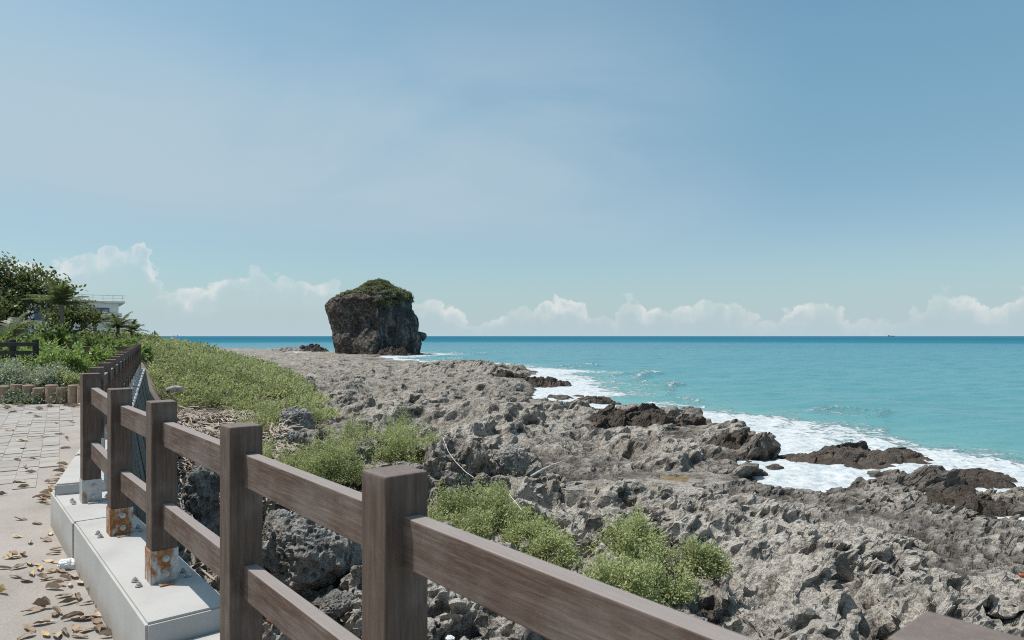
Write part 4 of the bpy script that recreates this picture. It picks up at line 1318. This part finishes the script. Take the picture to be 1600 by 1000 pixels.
def bush_row():
    B = [ # px, depth, base offset, width m, height m, label
        (8, 15.4, 1.5, 1.05, 'silvery shrub at the left picture edge behind the logs'),
        (42, 15.5, 1.35, 1.0, 'silvery grey-green shrub trailing over the logs in the middle of the bed'),
        (78, 15.6, 1.3, 0.98, 'silvery shrub right of the middle of the log edging'),
        (112, 15.9, 1.2, 0.85, 'brownish twiggy shrub next to the dark fence posts'),
        (25, 16.6, 1.6, 1.05, 'silvery shrub in the second row behind the left end of the logs'),
        (92, 16.8, 1.5, 1.0, 'silvery shrub in the second row near the fence'),
    ]
    for i, (px, dep, wd, h, lab) in enumerate(B):
        x = (px - 800) / FPX * dep
        z = float(hill_z(np.array(x), np.array(dep)))
        brown = 'brown' in lab
        shrub('silvery_shrub', (x, dep, z), wd / 2, wd / 2, h * 0.9, 620, 13, 0.065, 0.036, 600 + i * 3, M_LEAF_SILVER if not brown else M_LEAF_THICKET, lab, 'shrub', 'silvery shrubs in the bed', stems=22, spread=0.055, lump=0.45, gap=-0.3, rosette=0.5, tint0=0.22)
    # runners spilling over the logs
    for i, (px, dep, lab) in enumerate(((28, 14.62, 'leafy runner spilling over the logs near the left picture edge'), (52, 14.6, 'leafy runner hanging over the middle logs'), (98, 14.75, 'low leafy clump at the fence end of the logs'))):
        x = (px - 800) / FPX * dep
        shrub('trailing_plant', (x, dep, path_z(x, dep)), 0.28, 0.14, 0.5 if i != 1 else .3, 170, 10, 0.06, 0.036, 640 + i, M_LEAF_SILVER, lab, 'plant', 'runners over the logs', stems=8, spread=.05)
bush_row()

def broad_bushes():
    B = [ # px, depth, width, top py
        (70, 18.6, 2.1, 512, 'bright broad-leaved bush behind the silvery shrubs, leftmost of the bright ones'),
        (112, 18.2, 2.0, 512, 'bright broad-leaved bush at the centre of the green bank'),
        (150, 18.8, 1.8, 522, 'bright broad-leaved bush leaning toward the far fence posts'),
        (90, 17.3, 1.4, 535, 'low bright rosette bush in front of the green bank'),
        (40, 22.0, 2.4, 502, 'dull green bush in the shade below the big tree'),
        (172, 26.5, 2.2, 522, 'light green bush behind the corner of the far fence'),
        (200, 29.0, 2.2, 522, 'light green bush right behind the far end post'),
        (140, 29.0, 3.0, 510, 'green bush below the low palms'),
        (15, 19.0, 1.8, 508, 'shaded bush at the left picture edge below the tree'),
        (185, 36.5, 3.2, 512, 'green bush at the foot of the rightmost palms'),
        (110, 34.0, 3.6, 502, 'green bush hiding the foot of the blue house'),
        (92, 25.2, 1.9, 488, 'dull green bush hiding the trunk of the tall palm'),
        (222, 40.0, 3.0, 518, 'low reddish bush on the crest beside the sea horizon'),
    ]
    for i, (px, dep, wd, h, lab) in enumerate(B):
        x = (px - 800) / FPX * dep
        z = float(hill_z(np.array(x), np.array(dep)))
        h = max(0.5, EYE - (h - 525) / FPX * dep - z) * 0.95
        near = dep < 21 and 'shade' not in lab
        mat = M_LEAF_NAUP if near or 'light' in lab else (M_LEAF_THICKET if 'reddish' in lab else M_LEAF_NAUP)
        tone = 0.18 if near else (0.0 if 'light' in lab else -0.22)
        shrub('broad_leaved_bush', (x, dep, z), wd / 2, wd / 2, h, int(150 * wd * wd * .62 + 60), 12, (0.15 if dep < 25 else 0.2) * 1.0, 0.065 if dep < 25 else 0.1, 700 + i * 5, mat, lab, 'bush', 'bushes on the bank', stems=12, spread=0.05, lump=0.45, tint0=tone, rosette=0.55, gap=-0.35)
broad_bushes()

# dark fence in the shade of the trees, far left
M_DARKWOOD = simple('dark_fence_wood', (0.045, 0.04, 0.037), 0.8, 10)
ff = thing('garden_fence', at(20, 566, 17.4), 'low dark rail fence in the shade behind the silvery shrubs', 'fence')
o0 = at(-52, 560, 17.4)
for k_ in range(4):
    q = o0 + Vector((k_ * 0.55, 0.05 * k_, 0)) - ff.location
    link('post', box_mesh('post', (0, 0, 0.1), (0.1, 0.1, 0.75), M_DARKWOOD, .006), ff, q)
for dz in (0.36, 0.14):
    link('rail', box_mesh('rail', (0, 0, 0), (1.9, 0.05, 0.1), M_DARKWOOD, .004), ff, o0 + Vector((0.8, -0.03, dz)) - ff.location, (0, 0, 0.08))

# ------------------------------------------------------------------ trees
def limb(bm, p0, d, ln, r, depth, tips, seed_spread=0.55, droop=0.0):
    """branching limb; collects the twig ends"""
    steps = 4
    p = Vector(p0); dv = Vector(d).normalized()
    pts = [p.copy()]
    for s_ in range(steps):
        dv = (dv + Vector(RNG.normal(size=3)) * 0.16 + Vector((0, 0, 0.05 - droop))).normalized()
        p = p + dv * (ln / steps)
        pts.append(p.copy())
    rad = [r * (1 - 0.45 * i / steps) for i in range(steps + 1)]
    bm_tube(bm, pts, rad, 6 if depth > 1 else 4)
    if depth == 0:
        tips.append(p); tips.append(pts[2])
        return
    for b in range(3 if depth > 1 else 4):
        nd = (dv + Vector(RNG.normal(size=3)) * seed_spread).normalized()
        st = pts[-1] if b < 2 else pts[2 + (b % 2)]
        limb(bm, st, nd, ln * RNG.uniform(.6, .82), r * 0.55, depth - 1, tips, seed_spread, droop)

def broadleaf_tree(loc, label, dirs, ln, r, depth, per, leaf, spread, sparse=0.0, tone=0.0):
    root = thing('broadleaf_tree', loc, label, 'tree', 'trees on the hill')
    bm = bmesh.new(); tips = []
    base = Vector((0, 0, -0.3))
    fork = Vector((0.05, 0, 0.9))
    bm_tube(bm, [base, base.lerp(fork, .5) + Vector((.06, .03, 0)), fork], [r * 1.5, r * 1.2, r * 1.1], 9)
    for d, l_ in dirs:
        limb(bm, fork, d, ln * l_, r * 0.75, depth, tips)
    link('trunk', bm_mesh('trunk', bm, M_BARK), root)
    T = np.array([list(t) for t in tips])
    T = T[RNG.random(len(T)) > sparse]
    n = len(T) * per
    cen = np.repeat(T, per, 0) + RNG.normal(size=(n, 3)) * spread * np.array([1, 1, .6])
    dr = RNG.normal(size=(n, 3)) * .7 + np.array([0, 0, .35])
    clump = fbm(cen[:, 0] * .9, cen[:, 1] * .9, cen[:, 2] * .9, octs=2, seed=801)
    cond = clump > -0.35
    cen, dr, clump = cen[cond], dr[cond], clump[cond]
    n = len(cen)
    hi = (cen[:, 2] - cen[:, 2].min()) / np.ptp(cen[:, 2])
    tint = np.clip(0.30 + 0.30 * clump + RNG.normal(size=n) * .16 + tone, 0, .92)
    tint = np.where(RNG.random(n) < 0.10, 1.0, tint)
    link('crown', leaves('crown', cen, dr, leaf * RNG.uniform(.7, 1.3, n), leaf * .55, tint, M_LEAF_TREE), root)
    return root
tx = at(18, 525, 27.0)
broadleaf_tree((tx.x - 0.9, 27.0, float(hill_z(np.array(tx.x), np.array(27.0)))), 'big spreading broadleaf tree at the left picture edge',
               [((0.9, -.2, .45), 1.05), ((-.7, .3, .6), 1.0), ((0.15, -.6, .7), 1.0), ((0.6, .5, .6), 1.0), ((-.2, -.3, .9), .9), ((0.5, -.4, .3), .8), ((0.1, .2, 1.2), 1.0)], 1.3, 0.12, 3, 32, 0.17, 0.24)
tx = at(98, 525, 31.0)
broadleaf_tree((tx.x, 31.0, float(hill_z(np.array(tx.x), np.array(31.0)))), 'smaller half-bare tree leaning toward the blue house',
               [((0.9, -.1, .4), 1.0), ((-.5, .3, .8), .8), ((0.3, -.4, .9), .85), ((0.7, .3, .5), .9), ((0.2, -.6, .5), .8)], 0.82, 0.09, 3, 15, 0.15, 0.17, 0.3, -0.02)

def palm(loc, h, nf, fl, label, lean=(0, 0), seed=0):
    root = thing('palm_tree', loc, label, 'palm', 'palms in front of the blue house')
    bm = bmesh.new()
    top = Vector((lean[0], lean[1], h))
    pts = [Vector((0, 0, -0.3)).lerp(top, t) + Vector((0.05 * math.sin(t * 3), 0, 0)) for t in (0, .25, .5, .75, 1)]
    bm_tube(bm, pts, [0.10, 0.08, 0.07, 0.065, 0.085], 9)
    link('trunk', bm_mesh('trunk', bm, M_BARK), root)
    tip = pts[-1]
    rng = random.Random(seed)
    for f in range(nf):
        a = 2 * math.pi * f / nf + rng.uniform(-.3, .3)
        up = rng.uniform(0.35, 1.35)
        L = fl * rng.uniform(.75, 1.1)
        dx, dy = math.cos(a), math.sin(a)
        V_, F_, T_ = [], [], []
        ns = 16
        prev = None
        for s_ in range(ns + 1):
            t = s_ / ns
            hor = L * (t * math.cos(up) + 0.12 * t * t)
            ver = L * (t * math.sin(up) - (0.75 + 0.25 * math.cos(up)) * t * t * 0.42)
            c = Vector((dx * hor, dy * hor, ver)) + tip
            if prev is not None:
                tan = (c - prev).normalized()
                side = tan.cross(Vector((0, 0, 1)))
                side = side.normalized() if side.length > 1e-3 else Vector((dy, -dx, 0))
                wr = 0.012
                k = len(V_)
                V_ += [prev - side * wr, prev + side * wr, c + side * wr, c - side * wr]; F_.append((k, k + 1, k + 2, k + 3)); T_ += [0.5] * 4
                ll = L * 0.30 * math.sin(min(1, t * 1.12 + .12) * math.pi * .92) + 0.05
                for sg in (-1, 1):
                    for q in (0.0, 0.5):
                        b0 = prev.lerp(c, q)
                        e = b0 + side * sg * ll * .8 + tan * ll * .55 + Vector((0, 0, -0.28 * ll * rng.uniform(.3, 1.4)))
                        k = len(V_)
                        wv = tan * 0.028
                        V_ += [b0 - wv, b0 + wv, e + wv * .2, e - wv * .2]; F_.append((k, k + 1, k + 2, k + 3))
                        T_ += [min(.92, max(0, rng.gauss(.4, .18)))] * 4
            prev = c
        if up < 0.3 and rng.random() < .5: T_ = [1.0] * len(T_)
        me = mesh_np('frond', np.array([list(v) for v in V_]), np.array(F_), M_LEAF_PALM, False, {'tint': np.array(T_)})
        link('frond', me, root)
PALMS = [(92, 26.5, 1.5, 15, 1.55, 452, 'tall dark palm in front of the half-bare tree'),
         (150, 34.0, 1.0, 12, 1.35, 488, 'short palm below the left window of the blue house'),
         (181, 36.0, 0.9, 12, 1.35, 494, 'short palm below the corner of the blue house'),
         (208, 38.0, 0.7, 11, 1.1, 500, 'smallest palm, rightmost before the sea'),
         (4, 20.0, 1.3, 9, 1.3, 505, 'young yellow-green palm at the left picture edge')]
for i, (px, dep, h, nf, fl, topy, lab) in enumerate(PALMS):
    x = (px - 800) / FPX * dep
    z = float(hill_z(np.array(x), np.array(dep)))
    tipz = EYE - (topy + (18 if dep > 30 else 24) - 525) / FPX * dep
    palm((x, dep, z), max(0.5, tipz - z), nf, fl, lab, (0.1 * (-1) ** i, 0), 40 + i)

# ------------------------------------------------------------------ the house
M_HOUSE = simple('pale_blue_render', (0.76, 0.81, 0.82), 0.85, 2, 0.08, 0.1)
M_TRIM = simple('white_trim', (0.74, 0.75, 0.75), 0.8, 4, 0.06, 0.1)
M_BLUE = simple('blue_window_frame', (0.075, 0.13, 0.30), 0.6, 6, 0.2, 0.1)
M_GLASS = simple('window_glass', (0.10, 0.135, 0.18), 0.08, 2, 0.3, 0.0, spec=0.8)
def house():
    HD = 58.0
    m_ = HD / FPX
    r = at(185, 525, HD)
    z0 = float(hill_z(np.array(r.x), np.array(HD))) - 0.5
    ztop = EYE + (525 - 474) * m_
    root = thing('blue_house', (r.x, HD, z0), 'pale blue flat-roofed house with blue windows behind the palms', 'house', None, (0, 0, R(33)))
    W, D_ = 9.5, 7.0
    H = ztop - z0
    link('wall', box_mesh('wall', (-W / 2, D_ / 2, H / 2), (W, D_, H), M_HOUSE, 0.02), root)
    rf = link('roof', box_mesh('roof', (-W / 2 + .12, D_ / 2, H + 0.09), (W + 0.7, D_ + 0.6, 0.18), M_TRIM, 0.02), root)
    bm = bmesh.new()
    for k_ in range(14):
        xx = 0.3 - k_ * 0.72
        bm_box(bm, (xx, -0.2, H + 0.18 + 0.22), (0.04, 0.04, 0.44))
    bm_box(bm, (-W / 2 + .25, -0.2, H + 0.64), (W + .5, 0.04, 0.04)); bm_box(bm, (-W / 2 + .25, -0.2, H + 0.40), (W + .5, 0.02, 0.02))
    link('roof_railing', bm_mesh('roof_railing', bm, M_TRIM), rf)
    for cxp, wd in ((160, 1.35), (134, 0.9), (112, 1.3), (88, 1.2)):
        xx = (cxp - 185) * m_
        zc = EYE + (525 - 492) * m_ - z0
        win = link('window', box_mesh('window', (xx, -0.02, zc), (wd, 0.12, 1.15), M_BLUE, 0.01), root)
        for k_ in (-1, 0, 1):
            link('pane', box_mesh('pane', (xx + k_ * wd * .31, -0.075, zc), (wd * .26, 0.03, 0.95), M_GLASS, 0.0), win)
        link('sill', box_mesh('sill', (xx, -0.09, zc - .63), (wd + .2, 0.2, 0.08), M_TRIM, 0.01), win)
    link('corner_lamp', box_mesh('corner_lamp', (0.12, -0.12, H - 1.0), (0.22, 0.22, 0.36), M_TRIM, .03), root)
house()

# ------------------------------------------------------------------ fallen leaves, litter, cords
M_DRY = None
def make_dry():
    m, t = new_mat('dry_fallen_leaf')
    rnd = t.n('ObjectInfo').outputs['Random']
    p = obj_pos(t)
    col = t.ramp(rnd, [(0.0, (0.20, 0.14, 0.10)), (0.35, (0.38, 0.28, 0.20)), (0.75, (0.52, 0.41, 0.30)), (1.0, (0.50, 0.35, 0.16))])
    vein = t.noise(t.n('Mapping', {'Vector': p, 'Scale': (10, 60, 10)}).outputs[0], 1, 5, 0.6)
    col = t.mix(t.smooth(vein, 0.5, 0.75, 0, .5), col, (0.15, 0.085, 0.05))
    finish(t, col, 0.75, vein, 0.4, 0.003, 0.3)
    return m
M_DRY = make_dry()
def leaf_mesh(seed):
    rng = random.Random(seed)
    nl, nw = 9, 5
    curl = rng.uniform(.5, 2.2); bend = rng.uniform(-.6, 1.0); tw = rng.uniform(-.8, .8)
    V_ = []
    for i in range(nl):
        t = i / (nl - 1)
        half = 0.25 * (math.sin(math.pi * t ** 0.8)) ** 0.9 * (1 + 0.06 * math.sin(11 * t + seed)) + 0.012
        for j in range(nw):
            s_ = (j / (nw - 1) - .5) * 2
            ang = s_ * curl * .75
            y_ = half * math.sin(ang) / max(.4, curl * .75); z_ = half * (1 - math.cos(ang)) * 0.9
            z_ += 0.10 * bend * (t - .5) ** 2 * 4 * .5 + 0.03 * math.sin(6 * t + s_ * 2 + seed) + 0.014 * math.sin(14 * t - s_ * 4 + 2 * seed)
            c_, n_ = math.cos(tw * (t - .5)), math.sin(tw * (t - .5))
            V_.append((t - .5, y_ * c_ - z_ * n_, y_ * n_ + z_ * c_ + 0.03))
    v = np.array(V_); v[:, 2] -= v[:, 2].min()
    return mesh_np('fallen_leaf', v, grid_faces(nl, nw), M_DRY, True)
LEAFS = [leaf_mesh(s_) for s_ in range(9)]
def drop_leaf(px, py, size, label='dry brown fallen leaf lying loose on the dusty path', grp='fallen leaves on the path', lift=0.0):
    y = 5.0
    for _ in range(8): y = FPX * (EYE - path_z(0, y) - lift) / (py - 525)
    x = (px - 800) / FPX * y
    lim = float(line_x(np.array(y)) ) - 0.26
    o = link('fallen_leaf', random.choice(LEAFS), None, (x, y, path_z(x, y) + 0.008 + lift), (random.uniform(-.22, .22), random.uniform(-.2, .2), random.uniform(-0.9, 0.9) + (math.pi if random.random() < .5 else 0)), label, 'leaf', grp)
    s_ = size * random.uniform(.8, 1.2)
    o.scale = (s_, s_ * random.uniform(.5, 1.0), s_ * random.uniform(.8, 1.7))
for px, py in ((22, 868), (12, 873), (35, 872), (28, 888), (45, 885), (58, 884), (24, 904), (40, 908), (50, 900), (62, 892), (88, 862), (84, 868), (92, 880), (75, 880), (78, 896), (96, 895), (100, 908), (112, 902),
               (108, 915), (123, 913), (92, 915), (120, 938), (134, 943), (98, 935), (104, 944), (85, 922), (62, 952), (52, 958), (86, 958), (84, 962), (112, 966), (128, 970), (144, 968), (150, 974), (155, 962),
               (60, 978), (45, 984), (75, 976), (100, 990), (118, 986), (134, 990), (150, 990), (160, 985), (125, 996), (90, 996), (70, 995), (40, 995), (166, 996), (3, 926), (5, 892), (46, 849), (70, 845), (80, 838), (30, 812), (56, 822), (24, 840),
               (20, 874), (136, 900), (142, 930), (156, 950), (66, 905), (76, 908)):
    near = px > 85 or py > 950
    drop_leaf(px + random.uniform(-2, 2), py + random.uniform(-2, 2), 0.105 if py > 845 else 0.10,
              'dry brown fallen leaf drifted along the foot of the near plinth' if near else 'dry brown fallen leaf lying loose on the dusty path',
              'leaves drifted against the near plinth' if near else 'fallen leaves on the path')
for px, py in ((92, 740), (96, 736), (88, 746), (93, 733), (98, 729), (86, 752), (80, 756), (72, 776), (78, 772), (68, 780), (82, 765), (75, 784), (62, 779), (79, 779), (70, 773), (84, 771), (66, 786)):
    drop_leaf(px + random.uniform(-2, 2), py + random.uniform(-2, 2), 0.13, 'dry brown fallen leaf in the heap where the plinth steps up', 'leaf heap at the plinth step', random.choice((0, 0.02, 0.04)))
for px, py in ((33, 690), (48, 740), (35, 702), (30, 755), (36, 763), (45, 664), (88, 662), (102, 702), (18, 672), (50, 718), (26, 720), (40, 733), (68, 683), (92, 679), (104, 687), (20, 645), (45, 647), (60, 641), (78, 637), (10, 640), (33, 636), (98, 641), (2, 775), (112, 660), (58, 652), (15, 674)):
    drop_leaf(px, py, 0.15 if py < 720 else 0.13)
for px, py in ((112, 634), (118, 635), (124, 633), (108, 635), (115, 637), (5, 634), (24, 634), (40, 634)):
    drop_leaf(px, py, 0.2, 'reddish dry leaf caught at the foot of the log edging', 'leaves at the log edging')

M_TISSUE = simple('white_tissue', (0.78, 0.79, 0.80), 0.8, 20, 0.06, 0.5, 0.02)
y = FPX * (EYE - path_z(0, 4.2)) / (890 - 525)
me = rock_mesh('crumpled_tissue', 0.075, 0.05, 0.035, 5, M_TISSUE, 40, 26, 0, 1.2)
link('crumpled_tissue', me, None, ((110 - 800) / FPX * y, y, path_z(0, y) + 0.03), (0, .2, .6), 'crumpled white tissue among leaves at the plinth joint', 'tissue')

M_CORD = simple('white_cord', (0.72, 0.71, 0.68), 0.8, 20, 0.1)
def cord(pix, label, rad=0.008, h0=0.0):
    bm = bmesh.new()
    pts = []
    for px, py, dep in pix: pts.append(at(px, py, dep))
    base = pts[0].copy()
    sm = []
    for i in range(len(pts) - 1):
        for t in (0, .25, .5, .75): sm.append(pts[i].lerp(pts[i + 1], t) - base)
    sm.append(pts[-1] - base)
    bm_tube(bm, sm, rad, 5)
    link('cord', bm_mesh('cord', bm, M_CORD, True), None, base, None, label, 'cord')
cord([(692, 684, 14.2), (700, 705, 13.2), (712, 722, 12.3), (727, 737, 11.4), (740, 746, 10.6)], 'thin white cord stretched from the tall shrub to the domed shrub', 0.0045)
cord([(796, 773, 9.2), (806, 785, 9.0), (815, 797, 8.8)], 'loose white cord end lying on the domed shrub', 0.004)
# pale driftwood and litter
M_DRIFT = simple('bleached_driftwood', (0.42, 0.385, 0.345), 0.9, 12)
def stick(pix, rad, label, mat=M_DRIFT, cat='driftwood', name='driftwood'):
    pts = [at(*p) for p in pix]; b0 = pts[0].copy()
    bm = bmesh.new(); bm_tube(bm, [p - b0 for p in pts], rad, 7)
    link(name, bm_mesh(name, bm, mat, True), None, b0, None, label, cat)
stick([(262, 610, 20.0), (272, 607, 20.2), (284, 608, 20.4)], [0.09, 0.095, 0.085], 'short grey log lying in the dry straw below the thicket')
stick([(830, 744, 11.6), (848, 734, 12.0), (862, 727, 12.4), (885, 719, 12.9)], [0.02, 0.022, 0.018, 0.01], 'bleached branch lying on the reef above the domed shrub')
M_RED = simple('red_brick', (0.36, 0.10, 0.06), 0.85, 20)
M_BLUEP = simple('blue_plastic', (0.04, 0.12, 0.40), 0.4, 10, 0.2)
M_WHITES = simple('white_stone', (0.70, 0.69, 0.67), 0.8, 14, 0.1)
for px, py, s_, mat, nm, lab, cat in ((425, 985, 0.075, M_RED, 'brick_fragment', 'broken red brick lying below the lower rail', 'brick'),
                                      (703, 990, 0.06, M_WHITES, 'white_stone', 'round white stone on the reef beside the nearest full post', 'stone'),
                                      (1003, 852, 0.03, M_RED, 'red_litter', 'tiny red piece of litter in the dense bright shrub', 'litter'),
                                      (1378, 962, 0.05, M_BLUEP, 'blue_litter', 'blue plastic scrap in the dark rock cleft', 'litter'),
                                      (1397, 898, 0.04, M_BLUEP, 'blue_litter', 'blue plastic scrap at the rock edge above the cleft', 'litter'),
                                      (1597, 925, 0.06, M_RED, 'red_litter', 'red scrap on the pale rock at the picture edge', 'litter')):
    x, y, z = ray_ground(px, py)
    zz = float(reef_height(np.array([x], np.float32), np.array([y], np.float32), 0.03)[0][0])
    me = rock_mesh(nm, s_, s_ * .7, s_ * .45, int(px), mat, 24, 14, 0, 0.5)
    link(nm, me, None, (x, y, zz + s_ * .6), (0.3, .2, px % 3), lab, cat)

# ------------------------------------------------------------------ a ship on the horizon
M_SHIP = simple('hazed_ship_grey', (0.26, 0.31, 0.36), 0.6, 0.02, 0.2, 0.0)  # distance haze put into the colour: paler, bluer grey
sp_ = Vector(((1393 - 800) / FPX * 6500, 6500, 0))
ship = thing('cargo_ship', sp_, 'tiny grey cargo ship on the sea horizon', 'ship')
ship.scale = (0.8, 0.8, 0.6)
bm = bmesh.new()
prof_ = [(-42, 0, 7), (-44, 7.5, 8), (34, 7.5, 8), (46, 10.5, 1), (41, 0, 1)]
a_ = [bm.verts.new((p[0], -p[2], p[1])) for p in prof_]; b_ = [bm.verts.new((p[0], p[2], p[1])) for p in prof_]
bm.faces.new(a_); bm.faces.new(b_[::-1])
for i in range(5): bm.faces.new((a_[i], b_[i], b_[(i + 1) % 5], a_[(i + 1) % 5]))
bmesh.ops.recalc_face_normals(bm, faces=bm.faces)
link('hull', bm_mesh('hull', bm, M_SHIP), ship)
link('bridge', box_mesh('bridge', (-33, 0, 14), (12, 12, 13), M_SHIP), ship)
for k_ in (-14, 4, 20):
    bm = bmesh.new(); bm_box(bm, (k_, 0, 12.5), (2, 2, 10)); bm_box(bm, (k_ + 4, 0, 15), (9, 1, 1.2))
    link('deck_crane', bm_mesh('deck_crane', bm, M_SHIP), ship)
